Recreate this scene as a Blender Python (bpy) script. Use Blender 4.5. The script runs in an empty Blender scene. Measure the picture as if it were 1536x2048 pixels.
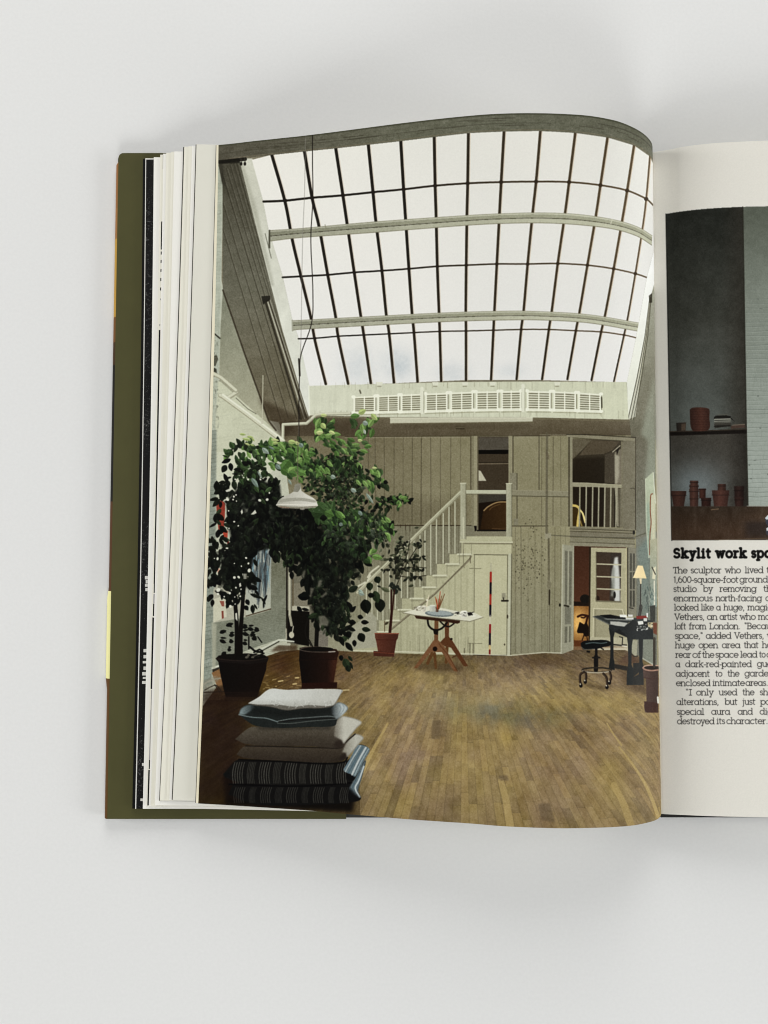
import bpy, math
import numpy as np

# ---------------------------------------------------------------- camera, light, exposure
S = bpy.context.scene
cam_data = bpy.data.cameras.new("camera"); cam = bpy.data.objects.new("camera", cam_data)
S.collection.objects.link(cam); S.camera = cam
cam.location = (0, 0, 0.33744); cam.rotation_euler = (math.radians(2.65), 0, 0)
cam_data.sensor_fit = 'VERTICAL'; cam_data.sensor_height = 24.0; cam_data.lens = 1539.0/2048*24.0
cam_data.clip_start = 0.01; cam_data.clip_end = 50

world = bpy.data.worlds.new("World"); S.world = world; world.use_nodes = True
bg = world.node_tree.nodes["Background"]
bg.inputs[0].default_value = (1, 1, 1, 1); bg.inputs[1].default_value = 0.08

def area_lamp(name, loc, target, size, power, col):
    d = bpy.data.lights.new(name, 'AREA'); d.shape = 'RECTANGLE'; d.size, d.size_y = size; d.energy = power; d.color = col
    o = bpy.data.objects.new(name, d); S.collection.objects.link(o); o.location = loc
    v = np.array(target, float)-np.array(loc, float)
    o.rotation_euler = (math.atan2(math.hypot(v[0], v[1]), -v[2]), 0, math.atan2(v[1], v[0])-math.pi/2)
    return o
# soft daylight from the windows of the room, three sides of the table and a small one low on the right
area_lamp("left_window_light", (-1.5, 0.1, 0.6), (0, 0.03, 0), (0.8, 0.8), 20.3, (1.0, 1.0, 0.985))
area_lamp("far_window_light", (0.1, 1.4, 0.65), (0, 0.03, 0), (0.8, 0.8), 14.6, (1.0, 0.995, 0.985))
area_lamp("near_window_light", (0.1, -1.4, 0.7), (0, 0.03, 0), (0.5, 0.5), 11.6, (0.99, 1.0, 1.0))
area_lamp("right_window_light", (1.42, -0.42, 0.42), (0, 0.03, 0), (0.4, 0.4), 9.4, (0.99, 1.0, 1.02))
area_lamp("right_low_light", (1.5, 0.2, 0.4), (0, 0.03, 0), (0.6, 0.6), 6.6, (0.99, 1.0, 1.0))

S.view_settings.view_transform = 'Standard'; S.view_settings.look = 'None'
S.view_settings.exposure = 0.0; S.view_settings.gamma = 1.0; S.view_settings.use_curve_mapping = False

E_PAGE = 0.90                                    # daylight on the page: printed ink = seen colour / this
PAPER = (219, 216, 206)                          # bare paper, sRGB
S.cycles.filter_width = 1.1
# ---------------------------------------------------------------- page geometry (metres, pure numpy)
FPX, PITCH = 1539.0, math.radians(2.65)          # focal length in picture pixels, forward tilt of the camera
CA, SA = math.cos(PITCH), math.sin(PITCH)
CAM_Z = 0.33744
Y_BOT, Y_TOP = -0.1105, 0.1710                   # lower and upper trim edge of the book block

def ray(x, y):
    x = np.asarray(x, float); y = np.asarray(y, float)
    d0 = (x-768)/FPX; d1 = -(y-1024)/FPX; d2 = -np.ones_like(d0)
    return np.stack([d0, d1*CA-d2*SA, d1*SA+d2*CA], -1)
def on_z(x, y, z):
    r = ray(x, y); t = (z-CAM_Z)/r[..., 2]
    return r*t[..., None]+np.array([0, 0, CAM_Z])
def on_y(x, y, Y):
    r = ray(x, y); t = Y/r[..., 1]
    return r*t[..., None]+np.array([0, 0, CAM_Z])
def to_px(P):
    P = np.asarray(P, float); q = P-np.array([0, 0, CAM_Z])
    y = q[..., 1]*CA+q[..., 2]*SA; z = -q[..., 1]*SA+q[..., 2]*CA
    return np.stack([768+FPX*q[..., 0]/-z, 1024-FPX*y/-z], -1)

def catmull(pts, n=400):
    p = np.asarray(pts, float)
    d = np.r_[0, np.cumsum(np.sqrt(np.hypot(*np.diff(p[:, :2], axis=0).T)))] if p.shape[1] == 2 else \
        np.r_[0, np.cumsum(np.sqrt(np.linalg.norm(np.diff(p, axis=0), axis=1)))]
    m = np.zeros_like(p)
    m[1:-1] = (p[2:]-p[:-2])/(d[2:]-d[:-2])[:, None]
    m[0] = (p[1]-p[0])/(d[1]-d[0]); m[-1] = (p[-1]-p[-2])/(d[-1]-d[-2])
    t = np.linspace(0, d[-1], n); k = np.clip(np.searchsorted(d, t, side='right')-1, 0, len(d)-2)
    h = (d[k+1]-d[k])[:, None]; s = ((t-d[k])[:, None])/h
    return (2*s**3-3*s**2+1)*p[k]+(s**3-2*s**2+s)*h*m[k]+(-2*s**3+3*s**2)*p[k+1]+(s**3-s**2)*h*m[k+1]

def resample(c, n):
    d = np.r_[0, np.cumsum(np.linalg.norm(np.diff(c, axis=0), axis=1))]
    t = np.linspace(0, d[-1], n)
    return np.stack([np.interp(t, d, c[:, i]) for i in range(c.shape[1])], -1)

NU, NV = 161, 121
SHIFT = 0.0040                                   # the block leans: outer trim edge sits 4 mm higher than at the spine
top_px = catmull([(437, 290), (470, 286.6), (500, 283), (550, 277.6), (600, 272.3), (672, 263.5), (744, 254), (815, 245), (889, 236.5), (966, 229.3),
                  (1025, 226.6), (1081, 226.4), (1130, 228), (1178, 231.5), (1226, 240), (1252, 248.5), (1274, 259), (1289, 269), (1298, 278), (1303.3, 286), (1305.2, 294)])
bot_px = catmull([(396.5, 1607), (450, 1610), (520, 1614.5), (580, 1618.5), (640, 1623), (693, 1628), (740, 1632), (815, 1638.5), (880, 1643), (940, 1647),
                  (1000, 1652), (1060, 1655), (1115, 1656.5), (1158, 1656.3), (1200, 1655.3), (1240, 1653.3), (1265, 1651), (1283, 1648), (1300, 1644), (1312, 1640), (1320, 1634), (1322.5, 1628)])
def edge3d(px, Y, down):
    w = np.clip((px[:, 0]-px[0, 0])/(px[-1, 0]-px[0, 0]), 0, 1)
    P = on_y(px[:, 0], px[:, 1], Y+SHIFT*(1-w))
    t = np.linspace(0, 1, 30)[1:, None]
    e = P[-1]; g = np.array(down)                # the sheet dives into the gutter behind its own fold
    tail = e+(g-e)*t
    tail[:, 0] = e[0]+(g[0]-e[0])*t[:, 0]**2
    return np.vstack([P, tail])
top3 = edge3d(top_px, Y_TOP, (0.1152, Y_TOP, 0.0100))
bot3 = edge3d(bot_px, Y_BOT, (0.1146, Y_BOT, 0.0100))
PT, PB = resample(top3, NU), resample(bot3, NU)
def page_point(u, v):
    """u along the sheet (0 fore edge .. 1 gutter), v from head (0) to tail (1)"""
    k = np.clip(u, 0, 1)*(NU-1)
    f = lambda C: np.stack([np.interp(k, np.arange(NU), C[:, i]) for i in range(3)], -1)
    v = np.asarray(v)[..., None]
    P = f(PT)*(1-v)+f(PB)*v
    P = P+np.stack([0.0010*4*v[..., 0]*(1-v[..., 0])*(1-np.clip(u, 0, 1)), 0*u, 0*u], -1)
    return P

# ---------------------------------------------------------------- a small picture printer (pure numpy)
rng = np.random.default_rng(7)
class Picture:
    """the ink of one printed picture, sRGB 0..255, measured in picture units"""
    def __init__(s, x0, y0, x1, y1, col):
        s.x0, s.y0, s.w, s.h = x0, y0, x1-x0, y1-y0
        s.a = np.empty((s.h, s.w, 3), np.float32); s.a[:] = col
        s.X, s.Y = np.meshgrid(np.arange(s.w)+x0+.5, np.arange(s.h)+y0+.5)
    def box(s, bx):
        i0 = max(0, int(math.floor(bx[0]-s.x0))-1); i1 = min(s.w, int(math.ceil(bx[2]-s.x0))+1)
        j0 = max(0, int(math.floor(bx[1]-s.y0))-1); j1 = min(s.h, int(math.ceil(bx[3]-s.y0))+1)
        return i0, j0, i1, j1
    def put(s, m, b, col, alpha=1.0):
        i0, j0, i1, j1 = b
        r = s.a[j0:j1, i0:i1]
        if callable(col): col = col(s.X[j0:j1, i0:i1], s.Y[j0:j1, i0:i1])
        m = (m*alpha)[..., None]
        r += (np.asarray(col, np.float32)-r)*m
    def mask(s, p, ss=3):
        p = np.asarray(p, float); lo, hi = p.min(0), p.max(0)
        b = s.box((lo[0], lo[1], hi[0], hi[1])); i0, j0, i1, j1 = b
        if i1 <= i0 or j1 <= j0: return None, b
        if (i1-i0)*(j1-j0) > 60000: ss = 2
        n = (i1-i0)*ss; cov = np.zeros((j1-j0, i1-i0), np.float32)
        q = np.roll(p, -1, 0)
        xs = np.arange(i0, i1+1)+s.x0
        for k in range((j1-j0)*ss):               # exact horizontal coverage, ss lines per row
            y = s.y0+j0+(k+.5)/ss
            c = (p[:, 1] <= y) != (q[:, 1] <= y)
            if not c.any(): continue
            e, g = p[c], q[c]
            x = np.sort(e[:, 0]+(y-e[:, 1])*(g[:, 0]-e[:, 0])/(g[:, 1]-e[:, 1]))
            row = cov[k//ss]
            for a, z in zip(x[0::2], x[1::2]):
                row += np.clip(np.minimum(xs[1:], z)-np.maximum(xs[:-1], a), 0, 1)/ss
        return np.clip(cov, 0, 1), b
    def poly(s, p, col, alpha=1.0, soft=0, tex=None):
        if soft:
            lo, hi = np.min(p, 0)-3*soft, np.max(p, 0)+3*soft
            b = s.box((lo[0], lo[1], hi[0], hi[1]))
            m0, c = s.mask(p)
            if m0 is None: return
            m = np.zeros((b[3]-b[1], b[2]-b[0]), np.float32)
            m[c[1]-b[1]:c[3]-b[1], c[0]-b[0]:c[2]-b[0]] = m0
            m = blur(m, soft)
        else:
            m, b = s.mask(p)
            if m is None: return
        if tex is not None: m = m*tex[b[1]:b[3], b[0]:b[2]]
        s.put(m, b, col, alpha)
    def line(s, p, w, col, alpha=1.0, tex=None):
        p = np.asarray(p, float)
        w = np.broadcast_to(np.asarray(w, float), (len(p),))
        for k in range(len(p)-1):
            pass
        lo, hi = p.min(0)-w.max(), p.max(0)+w.max()
        b = s.box((lo[0], lo[1], hi[0], hi[1])); i0, j0, i1, j1 = b
        if i1 <= i0 or j1 <= j0: return
        m = np.zeros((j1-j0, i1-i0), np.float32)
        for k in range(len(p)-1):
            a, e = p[k], p[k+1]; mw = max(w[k], w[k+1])
            c = s.box((min(a[0], e[0])-mw, min(a[1], e[1])-mw, max(a[0], e[0])+mw, max(a[1], e[1])+mw))
            if c[2] <= c[0] or c[3] <= c[1]: continue
            X = s.X[c[1]:c[3], c[0]:c[2]]; Y = s.Y[c[1]:c[3], c[0]:c[2]]
            d = e-a; L = max(d@d, 1e-9)
            t = np.clip(((X-a[0])*d[0]+(Y-a[1])*d[1])/L, 0, 1)
            r = np.hypot(X-a[0]-t*d[0], Y-a[1]-t*d[1])
            ww = w[k]+(w[k+1]-w[k])*t
            cv = np.clip(ww/2-r+.5, 0, np.minimum(1, ww))
            v = m[c[1]-j0:c[3]-j0, c[0]-i0:c[2]-i0]
            np.maximum(v, cv, out=v)
        if tex is not None: m = m*tex[j0:j1, i0:i1]
        s.put(m, b, col, alpha)
    def ell(s, cx, cy, rx, ry, col, alpha=1.0, rot=0, soft=0):
        t = np.linspace(0, 2*np.pi, 28, endpoint=False); c, n = math.cos(rot), math.sin(rot)
        x, y = rx*np.cos(t), ry*np.sin(t)
        s.poly(np.stack([cx+x*c-y*n, cy+x*n+y*c], -1), col, alpha, soft)
    def leaf(s, x, y, L, W, rot, col, alpha=1.0, vein=None):
        t = np.linspace(0, 1, 9); w = W/2*np.sin(np.pi*t**.85)**.8
        px = np.r_[t*L, t[::-1][1:-1]*L]; py = np.r_[w, -w[::-1][1:-1]]
        c, n = math.cos(rot), math.sin(rot)
        s.poly(np.stack([x+px*c-py*n, y+px*n+py*c], -1), col, alpha)
        if L > 9:                                 # one half of the blade turns to the sky, the other away
            hx = np.r_[t*L, t[::-1]*L]; hy = np.r_[w*.95, t*0]
            up = c < 0
            hy = hy if up else -hy
            k = np.asarray(col, np.float32); s.poly(np.stack([x+hx*c-hy*n, y+hx*n+hy*c], -1), k*1.35+np.array([7, 9, 8]), alpha*.55)
            s.line([(x+L*.15*c, y+L*.15*n), (x+L*.8*c, y+L*.8*n)], .7, k*.7, .5*alpha)
        if vein is not None: s.line([(x, y), (x+L*.9*c, y+L*.9*n)], .7, vein, .5)
def blur(m, r):
    k = max(1, int(round(r)))
    for _ in range(2):
        for ax in (0, 1):
            pad = [(0, 0)]*m.ndim; pad[ax] = (k+1, k)
            c = np.cumsum(np.pad(m, pad, mode='edge'), axis=ax, dtype=np.float64)
            n = m.shape[ax]
            m = ((np.take(c, range(2*k+1, 2*k+1+n), ax)-np.take(c, range(0, n), ax))/(2*k+1)).astype(np.float32)
    return m
def vnoise(h, w, sx, sy=None, seed=0):
    """smooth value noise, -1..1"""
    sy = sy or sx; r = np.random.default_rng(seed)
    gh, gw = int(h/sy)+3, int(w/sx)+3
    g = r.uniform(-1, 1, (gh, gw)).astype(np.float32)
    y = np.arange(h)/sy; x = np.arange(w)/sx
    j = y.astype(int); i = x.astype(int); fy = y-j; fx = x-i
    fy = (fy*fy*(3-2*fy))[:, None]; fx = (fx*fx*(3-2*fx))[None]
    return ((g[j][:, i]*(1-fx)+g[j][:, i+1]*fx)*(1-fy)+(g[j+1][:, i]*(1-fx)+g[j+1][:, i+1]*fx)*fy)
def fbm(h, w, s, n=4, seed=0, asp=1.0):
    o = np.zeros((h, w), np.float32); a = 1.0; t = 0
    for k in range(n):
        o += a*vnoise(h, w, max(1.2, s/2**k), max(1.2, s*asp/2**k), seed*17+k); t += a; a *= .6
    return o/t
CROPS = dict(A=(190, 220, 3.0118), B=(600, 210, 2.0757), C=(400, 800, 3.3022), D=(720, 740, 2.4774), E=(190, 1250, 2.518), F=(700, 1280, 2.4),
             R=(1280, 260, 2.410), S=(1280, 1060, 3.3047), a=(410, 800, 6.678), b=(600, 800, 5.9077), c=(400, 1080, 6.4), d=(600, 1080, 5.9077),
             e=(860, 850, 6.4), f=(1080, 850, 6.4), g=(1080, 1080, 5.688), h=(780, 1100, 5.12), o=(0, 0, 1), q=(390, 1340, 3.938))
def Z(k, *v):
    """measured points: k names the enlargement they were read from"""
    ox, oy, sc = CROPS[k]
    p = np.asarray(v, float).reshape(-1, 2)
    return p/sc+np.array([ox, oy])
def lerpc(c0, c1, t):
    t = np.clip(t, 0, 1)[..., None]
    return np.asarray(c0, np.float32)*(1-t)+np.asarray(c1, np.float32)*t
def vgrad(y0, c0, y1, c1): return lambda X, Y: lerpc(c0, c1, (Y-y0)/(y1-y0))
def hgrad(x0, c0, x1, c1): return lambda X, Y: lerpc(c0, c1, (X-x0)/(x1-x0))
# ---------------------------------------------------------------- the picture printed on the left page: a skylit studio
def sheet_u(pic):
    """distance along the sheet for every picture point, so that straight things bend with the paper"""
    a, b = to_px(PT), to_px(PB)
    U = np.zeros((pic.h, pic.w), np.float32); uu = np.linspace(0, 1, NU); xs = pic.X[0]
    for j in range(pic.h):
        t = (pic.Y[j, 0]-a[:, 1])/(b[:, 1]-a[:, 1])
        x = a[:, 0]+t*(b[:, 0]-a[:, 0]); k = int(np.argmax(x))
        U[j] = np.interp(xs, x[:k+1], uu[:k+1])
    return U

def inside(poly, n, r):
    """n points spread over a polygon"""
    poly = np.asarray(poly, float); lo, hi = poly.min(0), poly.max(0); out = []
    q = np.roll(poly, -1, 0)
    while len(out) < n:
        p = r.uniform(lo, hi, (n*2, 2))
        c = (poly[None, :, 1] <= p[:, None, 1]) != (q[None, :, 1] <= p[:, None, 1])
        with np.errstate(divide='ignore', invalid='ignore'):
            x = poly[None, :, 0]+(p[:, None, 1]-poly[None, :, 1])*(q-poly)[None, :, 0]/(q-poly)[None, :, 1]
        ok = ((c & (x > p[:, None, 0])).sum(1) % 2) == 1
        out += list(p[ok])
    return np.array(out[:n])

def paint_left():
    r = np.random.default_rng(11)
    P = Picture(385, 215, 1345, 1670, (118, 112, 90))
    h, w = P.h, P.w
    n1 = fbm(h, w, 60, 5, 1); n2 = fbm(h, w, 14, 3, 2); n3 = fbm(h, w, 300, 3, 3)
    nv = fbm(h, w, 5, 3, 4, 30)                       # vertical streaks
    U = sheet_u(P)
    sub = lambda X, Y, N: N[np.clip((Y-P.y0).astype(int), 0, h-1), np.clip((X-P.x0).astype(int), 0, w-1)]
    def tx(col, a=8, N=None, b=0, M=None):
        N = n1 if N is None else N
        def f(X, Y):
            c = col(X, Y) if callable(col) else np.broadcast_to(np.asarray(col, np.float32), X.shape+(3,))
            d = sub(X, Y, N)*a
            if b: d = d+sub(X, Y, n2 if M is None else M)*b
            return c+d[..., None]
        return f
    # --- back wall, upper storey, of vertical boards
    P.poly(Z('o', 560, 840, 1320, 840, 1320, 1330, 560, 1330), tx(lambda X, Y: lerpc(lerpc((112, 103, 76), (122, 116, 87), (Y-860)/190), (132, 126, 94), (X-760)/200), 8, None, 3))
    for x in (737, 751, 769, 788, 806, 824, 842, 862, 881, 901, 921, 1083, 1106, 1122):
        P.line([(x+r.uniform(-1, 1), 874), (x, 1050)], r.uniform(.8, 1.5), (70, 62, 44), r.uniform(.45, .95))
    for x in np.arange(735, 940, 9): P.line([(x, 990), (x, 1048)], 4, (88, 80, 58), r.uniform(0, .22))
    P.poly(Z('o', 560, 1000, 945, 1000, 945, 1052, 560, 1052), (70, 60, 42), .25, 10)
    # --- lower storey: pale boards behind the balusters and under the stairs
    P.poly(Z('o', 575, 1051, 950, 1051, 950, 1320, 575, 1320), tx(vgrad(1051, (116, 112, 87), 1310, (138, 136, 108)), 6, nv, 5))
    for x in range(700, 945, 7): P.line([(x, 1052), (x, 1310)], 1.0, (84, 78, 58), r.uniform(.2, .7))
    P.line([(560, 1051), (945, 1051)], 1.8, (52, 42, 28), .9)
    for x, y in ((795, 1049), (801, 1055), (811, 1060), (820, 1062)): P.line([(x, 1049), (x, y)], 1.2, (55, 42, 28), .8)
    # right part of the ground floor: stained boards
    P.poly(Z('o', 1022, 1053, 1145, 1053, 1145, 1308, 1022, 1308), tx(vgrad(1053, (140, 134, 100), 1305, (130, 126, 98)), 8, nv, 5))
    for x in (1031, 1042, 1056, 1070, 1083, 1096, 1110, 1121, 1131): P.line([(x, 1055), (x+r.uniform(-.6, .6), 1306)], 1.1, (80, 74, 54), r.uniform(.3, .75))
    P.line([(1020, 1052), (1096, 1052)], 2, (70, 62, 46), .8)
    for k in range(150):
        x, y = r.normal(1058, 16), r.normal(1118, 34)
        if 1026 < x < 1095: P.ell(x, y, r.uniform(.6, 1.6), r.uniform(.6, 2.2), (58, 52, 38), r.uniform(.3, .8))
    for k in range(140):
        P.ell(r.uniform(1026, 1136), r.uniform(1060, 1290), r.uniform(.4, 1), r.uniform(.4, 1.2), (70, 62, 46), r.uniform(.2, .6))
    # --- boarded ceiling above the back wall
    P.poly(Z('o', 560, 835, 1320, 835, 1320, 871, 560, 872), tx(vgrad(832, (104, 94, 72), 872, (88, 78, 58)), 6, None, 5))
    P.poly(Z('o', 560, 836, 720, 836, 720, 872, 560, 872), (60, 48, 34), .5, 8)
    P.line([(690, 873), (1100, 871.5)], 1.4, (62, 54, 38), .9); P.line([(690, 875.5), (1100, 874)], 1.6, (140, 132, 106), .6)
    P.line(Z('f', 0, 125, 330, 125), 2, (135, 128, 104), .5)
    P.poly(Z('e', 330, 15, 445, 15, 440, 58, 330, 55), (62, 54, 38), .8); P.line(Z('e', 335, 30, 440, 28), 1.6, (135, 126, 98), .7)
    # --- brick wall at the far left, in plaster and daylight
    P.poly(Z('o', 395, 300, 447, 300, 443, 560, 470, 700, 560, 850, 580, 1000, 580, 1300, 395, 1440), tx(vgrad(300, (176, 180, 160), 1200, (176, 178, 154)), 10, None, 8))
    P.poly(Z('a', 130, -200, 300, -100, 1050, 600, 1100, 700, 700, 1200, 150, 1200), tx((192, 194, 168), 9, None, 7))
    # plaster triangle under the slanted boards
    P.poly(Z('A', 770, 1085, 905, 1480, 1045, 1870, 1130, 2000, 1130, 2060, 990, 1930, 760, 1700, 748, 1600, 757, 1300), tx(vgrad(590, (120, 122, 102), 860, (160, 158, 130)), 8, None, 6))
    P.poly(Z('A', 690, 1600, 760, 1640, 1120, 1960, 1130, 2060, 690, 2060), tx((186, 188, 160), 8, None, 7))
    P.poly(Z('o', 395, 300, 446, 300, 444, 460, 441, 600, 437, 740, 428, 900, 426, 1100, 418, 1250, 410, 1400, 395, 1400), tx((158, 164, 146), 15, None, 14), .8, 1)
    # brick courses in the strip, darker and bluish further down
    P.poly(Z('o', 418, 860, 433, 860, 432, 1000, 431, 1150, 427, 1290, 424, 1370, 402, 1375), tx((126, 134, 120), 14, None, 16), .9, 1)
    for y in range(860, 1380, 8):
        xr = 433-(y-860)*.018
        P.line([(405, y+5), (xr, y+r.uniform(-1, 1.5))], 1, (84, 92, 80), r.uniform(.25, .75))
        x = r.uniform(412, xr-3); P.line([(x, y), (x, y+7)], .9, (84, 92, 80), .5)
    for y in np.arange(330, 1400, 7.5):
        x0, x1 = 408, 444-(y-300)*.016; P.line([(x0, y+4), (x1, y+r.uniform(-1, 1))], 1, (128, 132, 114), r.uniform(.15, .5)); x = r.uniform(x0+8, x1); P.line([(x, y), (x, y+7)], .9, (128, 132, 114), .4)
    for k in range(95):
        y = r.uniform(760, 1060); x = r.uniform(434, 520); P.line([(x, y), (x+r.uniform(8, 24), y-r.uniform(0, 5))], 1, (150, 152, 130), r.uniform(.15, .4))
    for k in range(40): P.ell(r.uniform(424, 440), r.uniform(660, 860), r.uniform(.6, 2.2), r.uniform(.8, 4), (104, 106, 90), r.uniform(.2, .6))
    P.line(Z('A', 716, 1345, 752, 1375), 3, (46, 44, 34), .9)
    P.poly(Z('A', 716, 1480, 735, 1478, 742, 1500, 725, 1545, 716, 1540), (70, 68, 54), .85)
    P.poly(Z('A', 712, 1550, 732, 1560, 735, 1600, 712, 1610), (56, 56, 44), .9)
    # --- slanted boarded soffit beside the skylight
    sof = Z('A', 744, 275, 870, 292, 955, 640, 1060, 1060, 1130, 1330, 1240, 1700, 1292, 1862, 1130, 1885, 1045, 1870, 905, 1480, 770, 1085, 768, 450, 745, 340)
    def sofcol(X, Y):
        t = (Y-310)/530
        c = np.where((t < .5)[..., None], lerpc((72, 69, 56), (100, 98, 81), t*2), lerpc((100, 98, 81), (104, 96, 73), t*2-1))
        q = sub(X, Y, n1)*9+sub(X, Y, n2)*7
        return c+q[..., None]
    P.poly(sof, sofcol)
    for k, (x0, y0, x1, y1) in enumerate(((765, 380, 1215, 1860), (790, 350, 1240, 1845), (812, 330, 1262, 1840), (835, 320, 1240, 1750), (770, 560, 1165, 1860), (770, 720, 1120, 1870), (852, 312, 1282, 1850))):
        P.line(Z('A', x0, y0, x1, y1), 1.4, (52, 48, 36), (.7, .55, .5, .35, .55, .6, .6)[k])
        P.line(Z('A', x0+9, y0, x1+9, y1), 1.2, (122, 118, 100), .3)
    P.poly(Z('A', 745, 275, 900, 290, 870, 320, 745, 325), (40, 38, 30), .9)
    P.poly(Z('A', 744, 290, 765, 300, 790, 480, 760, 430), (40, 38, 30), .5, 2)
    P.line(Z('A', 770, 1085, 905, 1480, 1045, 1870, 1090, 1930), 3.2, (52, 44, 32), .75)
    P.poly(Z('A', 980, 1730, 1230, 1850, 1130, 2000, 1060, 1890), (54, 42, 28), .55, 4)
    # plastered reveal between soffit and glass
    P.poly(Z('A', 868, 292, 948, 292, 1012, 545, 1045, 720, 1130, 1000, 1190, 1270, 1228, 1378, 1295, 1660, 1292, 1862, 1240, 1700, 1130, 1330, 1060, 1060, 955, 640), tx(vgrad(320, (190, 190, 172), 840, (212, 214, 200)), 10, None, 8))
    P.poly(Z('A', 870, 320, 955, 640, 1060, 1060, 1080, 1060, 975, 600, 890, 315), (140, 140, 120), .5, 2)
    # --- the sky behind the glass
    sky = np.vstack([Z('A', 945, 300, 1055, 272), Z('B', 18, 193, 148, 180, 283, 165, 418, 150, 557, 133, 699, 117, 847, 110, 998, 108, 1143, 116, 1277, 135, 1387, 168, 1450, 212, 1470, 250, 1480, 560),
                     Z('B', 1440, 716, 1395, 966, 1357, 1152, 1000, 1142, 690, 1142, 400, 1155, 40, 1168), Z('A', 1228, 1378, 1190, 1270, 1130, 1000, 1045, 720, 1012, 545)])
    def skycol(X, Y):
        c = lerpc((222, 220, 210), (224, 223, 218), (Y-300)/470)
        c = c+(sub(X, Y, n3)*5)[..., None]*np.array([1, .8, .7])
        for cx, cy, sx, sy, q in ((715, 735, 38, 42, 14), (800, 728, 30, 30, 22), (905, 745, 30, 18, 15), (1020, 742, 30, 14, 8)):
            g = np.exp(-((X-cx)/sx)**2-((Y-cy)/sy)**2)*(1+.5*sub(X, Y, n2))
            c = c-(g*q)[..., None]*np.array([1.3, 1.0, .75])
        return c
    P.poly(sky, skycol)
    # glazing bars, thinner and browner to the right
    def bar(pts, wd, col):
        c = catmull(pts, 60)
        P.line(c, wd, col, 1)
    bars = [Z('A', 1065, 270, 1145, 555, 1190, 790, 1240, 1000, 1300, 1250, 1325, 1390, 1390, 1650)]
    for b in ((18, 190, 50, 385, 78, 500, 115, 705, 148, 880, 158, 960, 200, 1157), (148, 178, 178, 375, 195, 490, 225, 695, 252, 875, 265, 957, 294, 1155),
              (283, 160, 303, 362, 315, 485, 340, 688, 358, 870, 370, 950, 390, 1152), (418, 146, 430, 350, 438, 470, 452, 680, 465, 865, 473, 945, 488, 1148),
              (557, 130, 561, 335, 565, 465, 570, 670, 577, 860, 580, 940, 586, 1145), (699, 114, 696, 325, 693, 455, 690, 665, 688, 855, 689, 938, 689, 1142),
              (847, 108, 835, 320, 828, 450, 817, 660, 807, 855, 803, 935, 793, 1140), (998, 106, 980, 318, 966, 445, 945, 660, 928, 855, 918, 932, 899, 1138),
              (1143, 114, 1117, 320, 1100, 450, 1070, 658, 1045, 855, 1033, 932, 1005, 1138), (1277, 132, 1247, 333, 1228, 460, 1193, 665, 1160, 860, 1145, 937, 1110, 1138),
              (1387, 165, 1358, 355, 1338, 475, 1302, 680, 1267, 868, 1250, 942, 1210, 1142), (1453, 208, 1437, 390, 1422, 510, 1392, 700, 1360, 885, 1345, 955, 1303, 1147)):
        bars.append(Z('B', *b))
    hb = [np.vstack([Z('A', 1015, 552, 1145, 546), Z('B', 50, 385, 178, 375, 303, 362, 430, 350, 561, 335, 696, 325, 835, 320, 980, 318, 1117, 320, 1247, 333, 1358, 355, 1437, 390, 1466, 416)]),
          np.vstack([Z('A', 1130, 1008, 1240, 1002), Z('B', 115, 705, 225, 695, 340, 688, 452, 680, 570, 670, 690, 665, 817, 660, 945, 660, 1070, 658, 1193, 665, 1302, 680, 1392, 700, 1440, 716)]),
          np.vstack([Z('A', 1225, 1378, 1325, 1375), Z('B', 158, 960, 265, 955, 370, 950, 473, 945, 580, 940, 689, 938, 803, 935, 918, 932, 1033, 932, 1145, 937, 1250, 942, 1345, 955, 1395, 966)])]
    for k, b in enumerate(bars):
        t = max(0, (k-4)/8); dk = (36, 33, 27); br = (104, 84, 56)
        wt, wb = (6.2-1.4*t, 5.2-1.2*t) if k < 12 else (3.4, 3.2)
        c = catmull(b, 80); ww = np.linspace(wt, wb, 80)
        f = lambda X, Y, t=t: lerpc(lerpc(np.array(dk), np.array(br), np.array(t*.95)), (52, 44, 32), np.clip((Y-480)/260, 0, 1))
        P.line(c+[1.6, 0], ww*1.15, (196, 172, 140), .35+.25*t)
        P.line(c, ww, f)
    for j, b in enumerate(hb):
        c = catmull(b, 160)
        P.line(c+np.c_[np.zeros(160), r.normal(0, .08, 160)], np.linspace(4.6-.9*j, 3.2-.4*j, 160), hgrad(750, (38, 34, 28), 1250, (92, 74, 50)))
        for p in b[1:-1]: P.ell(p[0], p[1], 4.3-.6*j, 4-.6*j, hgrad(750, (36, 32, 27), 1250, (66, 52, 36)))
    # the two painted cross beams under the glass
    def beam(topc, botc):
        tc, bc = catmull(topc, 70), catmull(botc, 70)
        at = lambda s: tc*(1-s)+bc*s
        for s0, s1, c in ((0, .16, (188, 188, 162)), (.16, .48, (150, 150, 124)), (.48, .58, (96, 94, 74)), (.58, 1, (176, 176, 150))):
            P.poly(np.vstack([at(s0), at(s1)[::-1]]), tx(hgrad(540, np.array(c)*.84, 1150, np.array(c)*1.03), 5, None, 5))
        P.line(at(.02), 1.2, (118, 114, 92), .7); P.line(at(.99), 1.4, (112, 108, 84), .8)
    beam(Z('B', -127, 520, 0, 512, 300, 485, 690, 458, 850, 450, 1000, 447, 1150, 453, 1300, 475, 1400, 505, 1462, 542), Z('B', -127, 566, 0, 551, 300, 530, 690, 500, 850, 492, 1000, 490, 1150, 497, 1300, 515, 1400, 545, 1460, 582))
    beam(Z('B', -32, 894, 0, 893, 300, 877, 600, 862, 850, 855, 1000, 857, 1200, 870, 1412, 905), Z('B', -32, 936, 0, 932, 300, 915, 600, 900, 850, 893, 1000, 893, 1200, 905, 1408, 940))
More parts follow.
